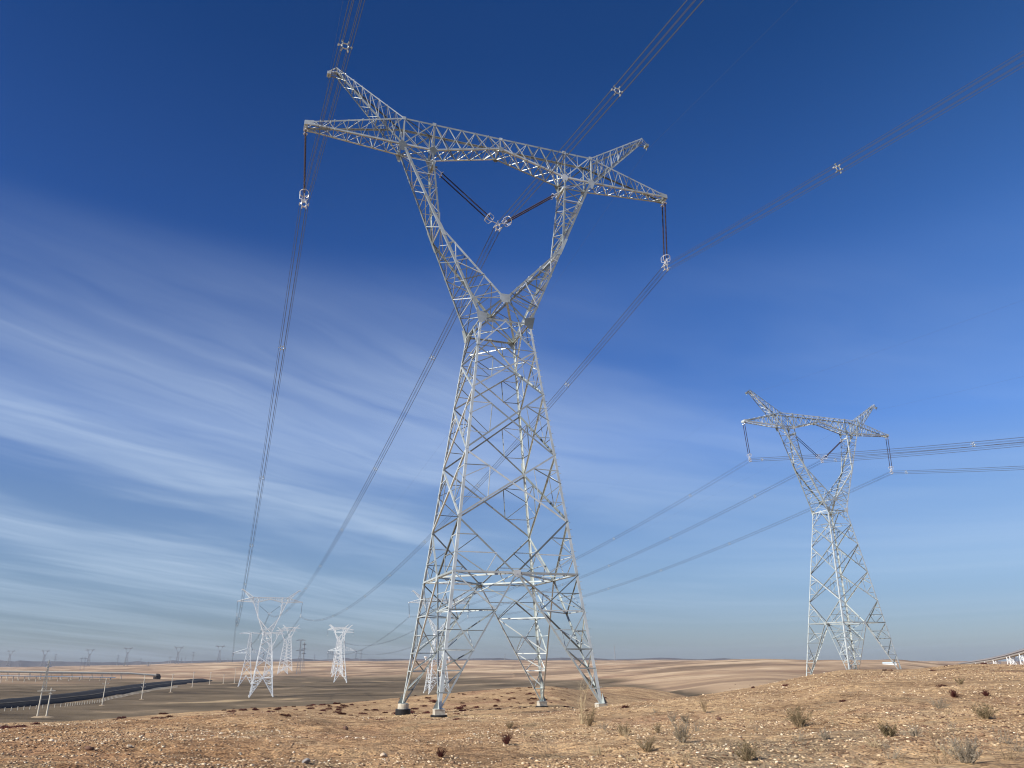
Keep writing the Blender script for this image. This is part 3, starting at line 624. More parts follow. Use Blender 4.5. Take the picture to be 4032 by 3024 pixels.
LV1 = [35.14, 32.13, 27.76, 21.9, 16.0, 11.5]
T1 = ((-1.38, 67.69, -5.02), R(18.97)); T2 = ((70.26, 167.56, -4.77), R(18.4)); T3 = ((-47.62, 507.9, -20.07), R(19.9)); T4 = ((-154.46, 500.46, -19.38), R(19.4))
make_tower('huge pale steel lattice pylon with cup-shaped top, nearest and tallest in view', *T1, LV1,
    {(-1, -1): 1.63, (-1, 1): 1.39, (1, 1): 1.32, (1, -1): 1.74}, {(-1, -1): 'block', (-1, 1): 'drum', (1, 1): 'block', (1, -1): 'block'})
make_tower('large grey cup-topped lattice pylon standing behind the stony ridge at right', *T2, LV1, ws=1.02)
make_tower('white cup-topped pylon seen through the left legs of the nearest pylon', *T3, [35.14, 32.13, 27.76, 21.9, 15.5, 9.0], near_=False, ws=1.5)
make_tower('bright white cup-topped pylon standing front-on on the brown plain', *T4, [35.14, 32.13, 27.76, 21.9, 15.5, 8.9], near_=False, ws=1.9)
def ext_levels(zb):
    lv = [35.14, 32.13, 27.76, 21.9, 16.0]
    while lv[-1]-zb > 9: lv.append(lv[-1]-6.3)
    return lv+[zb]
FARC = []
for lab, loc, yaw in (
    ('pale cup pylon low behind the body of the white front-on pylon', (-377.8, 1249.1, -15.9), R(16.5)),
    ('hazy cup pylon, left one of a close pair right of the white front-on pylon', (-456.7, 1603.2, 0.5), R(17.8)),
    ('hazy cup pylon, right one of a close pair right of the white front-on pylon', (-487.7, 1746.0, 11.0), R(14.7)),
    ('wider cup pylon of the overlapping cluster left of the nearest pylon', (-270.0, 1246.2, -10.4), R(8.1)),
    ('narrower rear cup pylon of the overlapping cluster left of the nearest pylon', (-346.9, 1587.7, 4.4), R(11.1))):
    g = float(ground(loc[0], loc[1]))-loc[2]
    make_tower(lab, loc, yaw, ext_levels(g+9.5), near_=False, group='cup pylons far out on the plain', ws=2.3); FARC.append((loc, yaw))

# the row of six cup pylons near the skyline at left: small in the picture, one mesh each
def far_cup_mesh(gz):
    m = MB(); lv = ext_levels(gz+9.5)
    parts = [body_mesh(lv), waist_mesh(), bridge_mesh()]+[f(s) for f in (arm_mesh, crossarm_mesh, peak_mesh) for s in (-1, 1)]+[leg_mesh(s, q, lv, gz+.3) for s in (-1, 1) for q in (-1, 1)]
    for p in parts: m.add(p.v, p.f)
    return m
ordn = ['leftmost', 'second from the left', 'third from the left', 'fourth from the left', 'fifth from the left', 'rightmost']
FR = [(-2544.5, 4066.6, -7.5), (-2162.4, 3711.2, -12.1), (-1795.6, 3407.7, -12.2), (-1619.0, 3373.3, -7.2), (-1338.8, 3212.3, -8.1), (-1224.6, 3351.5, -0.7)]
WS = 2.6
fcm = far_cup_mesh(-16.0).mesh('far_cup_pylon', STEEL_FAR)
WS = 1.0
for i, q in enumerate(FR):
    o = link('transmission_tower', fcm); o.location = q; o.rotation_euler = (0, 0, R(19)); gz = float(ground(q[0], q[1]))
    o.scale = (1, 1, 1); o.location = (q[0], q[1], q[2])
    tag(o, 'hazy grey cup pylon, %s in the row of six on the skyline' % ordn[i], 'pylon', 'row of six cup pylons on the left skyline')

# ------------------------------------------------------------------ insulators
def wpt(T, p):
    (x, y, z), a = T; c, s = math.cos(a), math.sin(a); return np.array([x+c*p[0]-s*p[1], y+s*p[0]+c*p[1], z+p[2]])
def rod_mesh(p, q, r=.085, n=9, pitch=.16):
    m = MB(); p = np.asarray(p, float); q = np.asarray(q, float); ln = np.linalg.norm(q-p); k = int(ln/pitch); pts = []; rs = []
    for i in range(k):
        for f, rr in ((0, .55), (.3, 1.0), (.45, 1.0), (.75, .55)):
            pts.append(lerp(p, q, (i+f)/k)); rs.append(r*rr)
    m.tube(pts, rs, n); return m
def ring(m, c, u, v, rx, ry, tb=.035, n=22):
    c = np.asarray(c, float); m.tube([c+u*(rx*math.cos(2*math.pi*i/n))+v*(ry*math.sin(2*math.pi*i/n)) for i in range(n)], tb, 6, True)
def cage(m, c, dn, u, v, rx, ry, h):
    """racetrack grading ring with four bent arms below it"""
    c = np.asarray(c, float); ring(m, c, u, v, rx, ry)
    for sx_ in (-1, 1):
        for sy_ in (-.45, .45):
            a = c+u*(rx*.93*sx_)+v*(ry*sy_); b = a+dn*h*.85; e = c+dn*h+u*(.12*sx_)+v*(ry*sy_*.4)
            m.tube([a, lerp(a, b, .8), b*.85+e*.15, e], .028, 5)
def hex_yoke(t, c):
    m = MB(); c = np.asarray(c, float); n = 18
    m.tube([c+X3*(.23*math.cos(2*math.pi*i/n))+Z3*(.27*math.sin(2*math.pi*i/n)) for i in range(n)], .075, 6, True)
    m.box(c+Z3*.42, (.34, .05, .22)); m.box(c+Z3*.62, (.10, .08, .35)); yk = m.build('yoke_plate', FITTING, t)
    for i in range(6):
        a = math.pi/3*i; d = X3*math.cos(a)+Z3*math.sin(a); k = MB(); k.bar(c+d*.25, c+d*.36, .04); k.bar(c+d*.4-Y3*.2, c+d*.4+Y3*.2, .055); k.build('clamp', FITTING, yk)
def i_string(label, group):
    t = empty('insulator_string', (0, 0, 0)); tag(t, label, 'insulator', group)      # origin where it hangs; local z up, y along the line
    for y in (-.3, .3):
        rod_mesh((0, y, -.55), (0, y, -7.75)).build('rod', RUBBER, t)
        m = MB(); m.bar((0, y, 0), (0, y, -.6), .035); m.box((0, y, -.62), (.38, .05, .05)); ring(m, (0, y, -.62), X3, Y3, .19, .19, .03, 14); m.build('end_fitting', FITTING, t); m = MB(); m.bar((0, y, -7.7), (0, y*.6, -8.0), .035); m.build('end_fitting', FITTING, t)
    m = MB(); cage(m, (0, 0, -7.5), -Z3, X3, Y3, .42, .62, .62); m.box((0, 0, -8.02), (.10, .7, .10)); m.build('grading_ring', FITTING, t)
    hex_yoke(t, (0, 0, -8.75)); return t
def v_string(label, group):
    t = empty('insulator_string', (0, 0, 0)); tag(t, label, 'insulator', group)      # origin at the centre of the bundle
    for s in (-1, 1):
        a = np.array([s*6.15, 0, 5.05]); b = np.array([s*.62, 0, .62]); d = (b-a)/np.linalg.norm(b-a); nrm = np.cross(d, Y3)
        for y in (-.28, .28):
            rod_mesh(a+Y3*y, lerp(a, b, .95)+Y3*y).build('rod', RUBBER, t)
            m = MB(); m.bar(np.array([s*6.95, y, 5.62]), a+Y3*y+d*.06, .04); m.bar(a+Y3*y+d*.05-Y3*.19, a+Y3*y+d*.05+Y3*.19, .025); ring(m, a+Y3*y+d*.05, Y3, nrm, .19, .19, .03, 14); m.build('end_fitting', FITTING, t); m = MB(); m.bar(lerp(a, b, .95)+Y3*y, b+Y3*y*.5, .035); m.build('end_fitting', FITTING, t)
        m = MB(); cage(m, lerp(a, b, .905), d, nrm, Y3, .42, .62, .62); m.bar(b, (s*.1, 0, .48), .05); m.build('grading_ring', FITTING, t)
    hex_yoke(t, (0, 0, 0)); return t
IG = 'insulator strings hanging from the pylons'
protoI = protoV = None
YL, YR, YC = np.array([-19.24, 0, 45.5]), np.array([19.42, 0, 45.4]), np.array([0, 0, 46.72])
who = {'T1': (T1, 'nearest pylon'), 'T2': (T2, 'grey pylon behind the right ridge'), 'T4': (T4, 'white front-on pylon'), 'T3': (T3, 'white pylon behind the nearest one'),
       'C7': (FARC[0], 'pale pylon low behind the white one'), 'C8': (FARC[3], 'wider pylon of the distant cluster')}
for key, (T, nm) in who.items():
    for s, YK, word in ((-1, YL, 'left'), (1, YR, 'right')):
        lab = 'dark insulator string on the %s arm of the %s' % (word, nm)
        if protoI is None: protoI = i_string(lab, IG); o = protoI
        else: o = copy_tree(protoI); tag(o, lab)
        top = np.array([s*19.84, 0, 54.2]); dv = YK-top
        o.location = wpt(T, top); o.rotation_euler = (0, math.atan2(-dv[0], -dv[2])*1.0, T[1])
        o.rotation_mode = 'XYZ'
        o.matrix_world = Matrix.Translation(Vector(wpt(T, top))) @ Matrix.Rotation(T[1], 4, 'Z') @ Matrix.Rotation(math.atan2(dv[0], dv[2]) - math.pi if dv[0] > 0 else math.atan2(dv[0], dv[2]) + math.pi, 4, 'Y')
    lab = 'V-shaped dark insulator strings in the cup of the %s' % nm
    if protoV is None: protoV = v_string(lab, IG); o = protoV
    else: o = copy_tree(protoV); tag(o, lab)
    o.location = wpt(T, YC); o.rotation_euler = (0, 0, T[1])

# ------------------------------------------------------------------ conductors
def spacer_mesh():
    m = MB(); n = 18; m.tube([(.20*math.cos(2*math.pi*i/n), 0, .20*math.sin(2*math.pi*i/n)) for i in range(n)], .032, 6, True)
    for i in range(6):
        a = math.pi/3*i; d = np.array([math.cos(a), 0, math.sin(a)]); m.bar(d*.2, d*.36, .03); m.bar(d*.4-Y3*.05, d*.4+Y3*.05, .05)
    return m.mesh('spacer', STEEL)
SPACER = spacer_mesh()
def bundle(label, pts, spacers, group='six-wire conductor bundles', r=.019):
    """pts: centre line in world; six wires round it, spacers at the given distances along"""
    pts = np.asarray(pts, float); o0 = pts[0].copy(); t = empty('conductor_bundle', o0); tag(t, label, 'power line', group); pts = pts-o0
    dr = pts[-1]-pts[0]; hd = np.array([dr[0], dr[1], 0]); hd /= np.linalg.norm(hd); sd = np.cross(hd, Z3)
    for i in range(6):
        a = math.pi/3*i; off = sd*math.cos(a)*.4+Z3*math.sin(a)*.4
        m = MB(); m.tube(list(pts+off), r, 4); m.build('wire', WIRE, t)
    L_ = np.concatenate([[0], np.cumsum(np.linalg.norm(np.diff(pts, axis=0), axis=1))])
    for sdist in spacers:
        if sdist > L_[-1]-5: continue
        p = [np.interp(sdist, L_, pts[:, k]) for k in range(3)]; o = link('spacer', SPACER, t); o.location = p; o.rotation_euler = (0, 0, math.atan2(-hd[0], hd[1])); o.scale = (1, 1.5, 1)
    return t
def span(A, B, sag, n=48):
    t = np.linspace(0, 1, n)[:, None]; return A+(B-A)*t-Z3*(4*sag*t*(1-t))
def back(A, T, dphi, s0, ln, n=40, cv=2.7e-4):
    a = T[1]+R(dphi); d = np.array([math.sin(a), -math.cos(a), 0]); t = np.linspace(0, ln, n)[:, None]; return A+d*t+Z3*(s0*t+cv*t*t)
sp_ = lambda off, n=10, st=43: [off+st*k for k in range(n)]
for Y, word, sag, off in ((YL, 'left', 18.9, 25.7), (YC, 'middle', 13.8, 27.8), (YR, 'right', 14.5, 28.0)):
    bundle('%s conductor bundle from the nearest pylon away to the white pylon on the plain' % word, span(wpt(T1, Y), wpt(T4, Y), sag), sp_(off))
for Y, word, dp, s0, off in ((YL, 'left', 1.8, -.2, 27.1), (YC, 'middle', -.5, -.2, 27.8), (YR, 'right', -.9, -.2, 26.7)):
    bundle('%s conductor bundle from the nearest pylon running overhead past the viewer' % word, back(wpt(T1, Y), T1, dp, s0, 260), sp_(off, 5, 56))
for Y, word, off in ((YL, 'left', 25.1), (YC, 'middle', 25.7), (YR, 'right', 24.0)):
    bundle('%s conductor bundle from the grey right pylon away behind the nearest pylon' % word, span(wpt(T2, Y), wpt(T3, Y), 7.6), sp_(off, 8))
for Y, word, s0, off in ((YL, 'left', -.22, 58), (YC, 'middle', -.2, 56), (YR, 'right', -.21, 60)):
    bundle('%s conductor bundle from the grey right pylon leaving the picture at right' % word, back(wpt(T2, Y), T2, -3.0, s0, 300), [4.5]+sp_(off, 4, 56))
# earth wires from the peaks
def wire(label, pts, r=.0075):
    m = MB(); pts = np.asarray(pts, float); m.tube(list(pts), r, 4); o = m.build('ground_wire', WIRE); tag(o, label, 'wire', 'thin ground wires between pylon peaks')
    return o
GL, GR = np.array([-18.14, 0, 60.6]), np.array([18.14, 0, 60.6])
for Gp, word in ((GL, 'left'), (GR, 'right')):
    wire('thin earth wire from the nearest pylon\'s %s peak to the white front-on pylon' % word, span(wpt(T1, Gp), wpt(T4, Gp), 11.5))
    wire('thin earth wire from the %s peak of the nearest pylon passing over the viewer' % word, back(wpt(T1, Gp), T1, 0.5, -.13, 260))
    wire('thin earth wire from the %s peak of the grey right pylon to the pylon behind' % word, span(wpt(T2, Gp), wpt(T3, Gp), 6.0))
    wire('thin earth wire from the %s peak of the grey right pylon leaving at right' % word, back(wpt(T2, Gp), T2, -3.0, -.15, 300))

# ------------------------------------------------------------------ tension pylons with straight arms
def lattice_shaft(m, prof_, nl, wd, wb):
    zs = [p[0] for p in prof_]; hs = [p[1] for p in prof_]
    lev = []; z = zs[0]
    while z < zs[-1]-.5:
        lev.append(z); z += max(1.6, 1.9*np.interp(z, zs, hs))
    lev.append(zs[-1])
    for s in (-1, 1):
        for q in (-1, 1):
            for a, b in zip(prof_[:-1], prof_[1:]): m.lsec((s*a[1], q*a[1], a[0]), (s*b[1], q*b[1], b[0]), np.array([-s, 0, 0.]), np.array([0, -q, 0.]), wd)
    for a, b in zip(lev[:-1], lev[1:]):
        ha, hb = np.interp(a, zs, hs), np.interp(b, zs, hs)
        for k in range(4):
            an = k*math.pi/2; ux = np.array([math.cos(an), math.sin(an), 0]); uy = np.array([-math.sin(an), math.cos(an), 0])
            m.angle(ux*-ha-uy*ha+Z3*a, ux*hb-uy*hb+Z3*b, wb, uy); m.angle(ux*ha-uy*ha+Z3*a, ux*-hb-uy*hb+Z3*b, wb, uy)
            m.angle(ux*-hb-uy*hb+Z3*b, ux*hb-uy*hb+Z3*b, wb, uy)
def flat_arm(m, s, z, x0, x1, h, y0, wd):
    for q in (-1, 1):
        m.angle((s*x0, q*y0, z), (s*x1, q*.3, z), wd, Z3); m.angle((s*x0, q*y0, z+h), (s*x1, q*.3, z+.3), wd, Z3)
        truss(m, ((s*x0, q*y0, z), (s*x1, q*.3, z)), ((s*x0, q*y0, z+h), (s*x1, q*.3, z+.3)), 6, None, None, np.array([0, -q, 0.]), wd*.6, True)
    for i in range(6):
        a, b = i/6, (i+1)/6; q = lambda k, t: lerp((s*x0, t*y0, z), (s*x1, t*.3, z), k); m.angle(q(a, -1), q(b, 1), wd*.5, Z3)
def dead_end(label, x, ybase, d, yaw, k=1.0):
    global WS
    WS = 1.9
    p = at(x, ybase, d); g = float(ground(p[0], p[1])); t = empty('tension_tower', (p[0], p[1], g), yaw); tag(t, label, 'pylon', 'straight-armed tension pylons')
    m = MB(); H = 44*k
    lattice_shaft(m, [(9*k, 4.3*k), (26*k, 1.9*k), (H, .9*k)], 0, .24, .12); m.build('body_lattice', STEEL_PALE, t)
    for s in (-1, 1):
        for q in (-1, 1):
            l = MB(); hw_ = 5.9*k; l.lsec((s*hw_, q*hw_, -.6), (s*4.3*k, q*4.3*k, 9*k), np.array([-s, 0, 0.]), np.array([0, -q, 0.]), .28)
            l.angle((s*hw_, q*hw_, 0), (0, q*4.3*k, 9*k), .16, np.array([0, -q, 0.])); l.angle((s*hw_, q*hw_, 0), (s*4.3*k, 0, 9*k), .16, np.array([-s, 0, 0.]))
            for f in (.3, .55, .8):
                a = lerp((s*hw_, q*hw_, 0), (s*4.3*k, q*4.3*k, 9*k), f); l.angle(a, lerp((s*hw_, q*hw_, 0), (0, q*4.3*k, 9*k), f), .09, Z3); l.angle(a, lerp((s*hw_, q*hw_, 0), (s*4.3*k, 0, 9*k), f), .09, Z3)
            l.build('leg', STEEL_PALE, t)
        a = MB(); flat_arm(a, s, 27*k, 1.9*k, 12.5*k, 3.6*k, 1.7*k, .16); a.build('crossarm', STEEL_PALE, t)
        a = MB(); flat_arm(a, s, 43*k, .8*k, 9.0*k, 1.4*k, .8*k, .12); a.build('earth_wire_arm', STEEL_PALE, t)
    # strain insulators reaching back along the line, one mesh per phase
    for nm_, (xx, zz) in (('a', (-12.5*k, 27*k)), ('b', (12.5*k, 27*k)), ('c', (1.4*k, 36*k))):
        i_ = MB()
        for dx in (-.35, .35): i_.bar((xx+dx, -.4, zz-.1), (xx+dx*.7, -7.2, zz-1.5), .13)
        i_.build('strain_insulator', RUBBER, t)
        f = MB(); f.bar((xx, -7.2, zz-1.5), (xx, -8.6, zz-1.9), .42, 8); f.build('grading_ring', FITTING, t)
        j = MB(); j.tube([(xx+(2.0 if nm_ == 'c' else 0)*math.sin(math.pi*u/8), -8+16*u/8, zz-2-5.2*math.sin(math.pi*u/8)) for u in range(9)], .09, 5); j.build('jumper_loop', WIRE, t)
    WS = 1.0
    return t, (p[0], p[1], g)
tt1, P1 = dead_end('white straight-armed tension pylon left of the white front-on cup pylon', 966, 2687, 735, R(19), 1.0)
tt2, P2 = dead_end('white straight-armed tension pylon standing in front of the distant cluster', 1341, 2671, 800, R(9), 1.06)
def armpt(Pt, yaw, x, z): c, s = math.cos(yaw), math.sin(yaw); return np.array([Pt[0]+c*x+s*8.6, Pt[1]+s*x-c*8.6, Pt[2]+z])
for Y, word, a in ((YL, 'left', (-12.5, 25.1)), (YC, 'middle', (1.4, 34.1)), (YR, 'right', (12.5, 25.1))):
    bundle('%s conductor bundle from the white plain pylon down to the left tension pylon' % word, span(wpt(T4, Y), armpt(P1, R(19), *a), 3.5, 20), sp_(50, 5), r=.025)
for Y, word, a in ((YL, 'left', (-13.2, 26.7)), (YC, 'middle', (1.5, 36.2)), (YR, 'right', (13.2, 26.7))):
    bundle('%s conductor bundle from the pylon behind the left legs to the cluster tension pylon' % word, span(wpt(T3, Y), armpt(P2, R(9), *a), 9.0, 24), sp_(50, 6), r=.025)

# ------------------------------------------------------------------ small far lattice towers
def mini_tower(kind):
    m = MB()
    if kind == 'arms':
        lattice_shaft(m, [(0, 4.0), (24, 1.4), (40, .7)], 0, .30, .17)
        for z, x in ((27, 7.5), (39, 8.5)):
            for s in (-1, 1): flat_arm(m, s, z, .8, x, 1.6, .7, .22)
    elif kind == 'tiers':
        lattice_shaft(m, [(0, 3.6), (22, 1.3), (42, .6)], 0, .30, .17)
        for z, x in ((24, 5.5), (31, 6.2), (38, 4.6)):
            for s in (-1, 1): flat_arm(m, s, z, .7, x, 1.4, .6, .22)
    elif kind == 'mast':
        lattice_shaft(m, [(0, 3.0), (30, .9), (46, .45)], 0, .28, .15); m.bar((0, 0, 46), (0, 0, 52), .15)
        for z in (30, 38): m.box((0, 0, z), (3, 3, .3))
    else:       # portal
        for x in (-4, 4):
            for q in (-1.6, 1.6): m.lsec((x-1.2, q, 0), (x-.3, q*.4, 30), X3, Y3, .3); m.lsec((x+1.2, q, 0), (x+.3, q*.4, 30), -X3, Y3, .3)
            for k in range(10): m.angle((x-1.2+k*.09, -1.5, k*3), (x+1.1-k*.09, -1.4, k*3+3), .16, Y3)
        flat_arm(m, 1, 26, 0, 9, 1.6, .8, .22); flat_arm(m, -1, 26, 0, 9, 1.6, .8, .22)
    return m
KH = dict(arms=40.6, tiers=42, mast=52, portal=30)
MM = {(k, c): mini_tower(k).mesh('small_pylon', STEEL if c else STEEL_FAR) for k in KH for c in (0, 1)}
for x, yt_, yb_, kind, wht, lab in (
    (213, 2574, 2619, 'tiers', 0, 'faint grey three-tier pylon between the second and third skyline cup pylons'),
    (322, 2586, 2637, 'portal', 0, 'dark portal-shaped pylon left of the third skyline cup pylon'),
    (77, 2606, 2621, 'portal', 0, 'tiny portal pylon under the far left hills'),
    (461, 2579, 2612, 'arms', 1, 'small bright white pylon left of the fourth skyline cup pylon'),
    (553, 2590, 2611, 'tiers', 0, 'tiny pylon on the dark hill right of the fourth skyline cup pylon'),
    (667, 2585, 2610, 'portal', 1, 'tiny white portal pylon left of the fifth skyline cup pylon'),
    (590, 2594, 2636, 'mast', 0, 'thin lattice mast behind the pipeline end, right of a broader pylon'),
    (577, 2606, 2660, 'tiers', 0, 'greyish pylon rising right behind the end of the cream gallery'),
    (711, 2588, 2624, 'tiers', 0, 'slim pylon just right of the fifth skyline cup pylon'),
    (728, 2585, 2607, 'arms', 0, 'tiny two-arm pylon right of the fifth skyline cup pylon'),
    (758, 2567, 2601, 'arms', 0, 'grey two-arm pylon midway between the fifth and sixth skyline cup pylons'),
    (863, 2586, 2645, 'mast', 0, 'lone lattice mast standing under the sixth skyline cup pylon'),
    (880, 2583, 2604, 'tiers', 0, 'faint pylon just right of the sixth skyline cup pylon'),
    (896, 2588, 2604, 'tiers', 0, 'faintest pylon left of the long descending conductor bundle'),
    (1178, 2517, 2606, 'arms', 0, 'dark two-arm pylon right of the hazy cup pair'),
    (1193, 2528, 2606, 'tiers', 0, 'dark three-tier pylon overlapping the two-arm one right of the hazy cup pair'),
    (1237, 2577, 2603, 'tiers', 0, 'tiny dark pylon midway between the hazy cup pair and the cluster'),
    (1302, 2562, 2602, 'portal', 0, 'faint portal pylon at the left foot of the cluster'),
    (1420, 2560, 2597, 'arms', 0, 'dark short pylon with arms right of the cluster'),
    (1988, 2573, 2605, 'tiers', 0, 'small grey pylon on the far hills seen between the legs of the nearest pylon'),
    (2422, 2534, 2598, 'mast', 0, 'pale tall communication mast right of the nearest pylon on the skyline'),
    (3480, 2592, 2606, 'tiers', 0, 'tiny pylon on the skyline under the grey right pylon')):
    ang = ray(x, yt_)[2]-ray(x, yb_)[2]; d = min(KH[kind]/ang, 6500.0); p = at(x, yb_, d); o = link('small_pylon', MM[(kind, wht)]); o.location = (p[0], p[1], min(float(ground(p[0], p[1])), p[2])-.3)
    top = ray(x, yt_)[2]*d; o.scale = (1, 1, max(.3, (top-o.location[2])/KH[kind])); o.rotation_euler = (0, 0, R(15+(x*7) % 40)); tag(o, lab, 'pylon', 'small far pylons along the skyline')

# ------------------------------------------------------------------ utility poles on the plain
def upole(label, xb, yb_, xt_, yt_, arms, d, r=.26, loc_only=False):
    p = at(xb, yb_, d); g = float(ground(p[0], p[1])); h = ray(xt_, yt_)[2]*d-g; t = empty('utility_pole', (p[0], p[1], g), R(25)); tag(t, label, 'pole', 'pale utility poles beside the black bank')
    m = MB(); m.bar((0, 0, -.6), (0, 0, h), r, 8, r*.62); m.build('shaft', POLEM, t)
    for f, wv in arms:
        a = MB(); a.box((0, 0, h*f), (wv, .22, .22)); ao = a.build('crossarm', POLEM, t)
        for q in (-.46, 0, .46):
            i = MB(); i.bar((wv*q, 0, h*f), (wv*q, 0, h*f+.45), .09, 6, .05); i.build('pin_insulator', FITTING, ao)
    mo = MB(); mo.lathe([(0, .35), (.9, .25), (1.7, -.1), (2.2, -.5)], 10); mo.build('earth_mound', mat_m, t)
    return t
mat_m = mat('dry_earth', (0.36, 0.27, 0.17), 0.95, 0, 0.2, 1.0)
upole('pale concrete pole with low crossarm in front of the fence, nearest of the single poles', 408.6, 2736, 418, 2669.5, [(.78, 2.6)], 449)
upole('pale pole with two stacked crossarms near the end of the cream gallery', 562, 2719, 568, 2654, [(.97, 1.6), (.62, 2.2), (.48, 2.2)], 510)
upole('bare pale pole on a small mound, right of the double crossarm pole', 675, 2702, 680, 2654, [(.95, 1.4)], 600)
upole('pale pole in front of the middle right of the black bank', 759, 2686.5, 763, 2645, [(.95, 1.4)], 710)
upole('slim pole by the right third of the black bank', 827, 2676, 831, 2647, [(.95, 1.2)], 800)
upole('slim pole at the right tip of the black bank', 881, 2673, 883, 2654, [(.95, 1.2)], 850)
upole('slim pole alone just right of the black bank', 925, 2667, 924, 2626, [(.95, 1.2)], 880)
# twin pole frame
p = at(175, 2765, 370); g = float(ground(p[0], p[1])); tw = empty('twin_pole_frame', (p[0], p[1], g), R(20)); tag(tw, 'pale twin-pole frame with crossarm on a sandy mound at far left', 'pole')
for s in (-1, 1):
    m = MB(); m.bar((s*1.55, 0, -.6), (s*1.55, 0, 10.6), .30, 8, .22); m.build('shaft', POLEM, tw)
m = MB(); m.box((0, .26, 9.5), (6.2, .24, .26)); m.box((0, -.26, 9.5), (6.2, .24, .26)); m.build('crossarm', POLEM, tw)
m = MB(); m.box((1.55, .0, 8.5), (1.2, .6, .2)); m.build('equipment_shelf', POLEM, tw)
m = MB(); m.lathe([(0, .5), (2.4, .4), (4.5, -.1), (6, -.7)], 14); m.build('earth_mound', mat_m, tw)
p = at(177, 2692, 680); g = float(ground(p[0], p[1])); lm_ = empty('lattice_mast', (p[0], p[1], g), R(30)); tag(lm_, 'slim pale lattice mast with short white arms behind the twin-pole frame', 'mast')
WS = 2.0; m = MB(); lattice_shaft(m, [(0, 1.5), (12, .8), (20.5, .3)], 0, .16, .09); m.build('body_lattice', CREAM, lm_); WS = 1.0
for z, x in ((18.6, 1.7), (16.0, 2.2)):
    a = MB(); a.box((0, 0, z), (2*x, .4, .5)); a.build('crossarm', WHITE, lm_)

# ------------------------------------------------------------------ black bank, fence, pipe galleries
def gpt(x, y, d): p = at(x, y, d); return np.array([p[0], p[1], float(ground(p[0], p[1]))])
bl = [(-700, 2775, 330), (-300, 2756, 385), (0, 2741, 432), (200, 2731, 470), (400, 2715, 528), (560, 2695, 640), (680, 2681, 755), (790, 2667, 920), (872, 2659, 1060)]
cl = np.array([gpt(*b) for b in bl]); tt_ = np.linspace(0, len(cl)-1, 90); cl = np.stack([np.interp(tt_, range(len(cl)), cl[:, k]) for k in range(3)], 1)
tg = np.gradient(cl, axis=0); tg[:, 2] = 0; tg /= np.linalg.norm(tg, axis=1)[:, None]; sd = np.stack([-tg[:, 1], tg[:, 0], 0*tg[:, 0]], 1)
sec = [(0, -.8), (.6, .1), (3.6, 1.5), (4.4, 1.7), (6.2, 1.85), (9.5, 2.9), (10.5, 3.1), (15, 3.1), (20, -.6)]
bv = []
for i in range(len(cl)):
    f = min(1, (len(cl)-1-i)/5.0)
    for a, b in sec: bv.append(cl[i]+sd[i]*a+Z3*((b*f if b > 0 else b)+.35*float(vnoise(np.array(i*.9), np.array(a*.7), 4))*(b > .5)))
k = len(sec); bf = [(i*k+j, i*k+j+1, (i+1)*k+j+1, (i+1)*k+j) for i in range(len(cl)-1) for j in range(k-1)]
bo = link('black_embankment', np_mesh('black_embankment', bv, bf, COAL, False)); tag(bo, kind='structure')
# dusty track along the berm
tr = []
for i in range(len(cl)):
    f = min(1, (len(cl)-1-i)/5.0)
    for a, b in ((4.5, 1.95), (5.6, 2.05)): tr.append(cl[i]+sd[i]*a+Z3*b*f)
link('dusty_track', np_mesh('dusty_track', tr, [(2*i, 2*i+1, 2*i+3, 2*i+2) for i in range(len(cl)-1)], mat('track_dust', (0.10, 0.085, 0.065), 0.95))); tag(bpy.data.objects['dusty_track'], kind='structure')
fl = np.array([gpt(*b) for b in [(-60, 2752, 400), (0, 2747, 412), (130, 2744, 425), (260, 2741, 438), (330, 2733, 462), (400, 2727, 485), (480, 2713, 535), (555, 2701, 590), (640, 2692, 655), (700, 2686, 710)]])
ln = np.concatenate([[0], np.cumsum(np.linalg.norm(np.diff(fl[:, :2], axis=0), axis=1))]); fo = empty('fence', fl[0]); tag(fo, 'long row of short pale fence posts with rails in front of the black bank', 'fence')
POSTM = mat('fence_post_concrete', (0.50, 0.46, 0.38), .9); npost = 98; prev = None
for i in range(npost):
    s_ = ln[-1]*(i/(npost-1))**1.0; p = np.array([np.interp(s_, ln, fl[:, q]) for q in range(2)]); z = float(ground(p[0], p[1])); q = np.array([p[0], p[1], z])-fl[0]
    m = MB(); m.box((0, 0, .65), (.22, .22, 1.8)); o = m.build('post', POSTM, fo); o.location = q
    prev = q
m = MB(); pr = []
for i in range(npost):
    s_ = ln[-1]*i/(npost-1); p = np.array([np.interp(s_, ln, fl[:, q]) for q in range(2)]); pr.append(np.array([p[0], p[1], float(ground(p[0], p[1]))])-fl[0])
for h in (.6, 1.1, 1.55): m.tube([q+Z3*h for q in pr], .025, 4)
m.build('wire_rail', WIRE, fo)
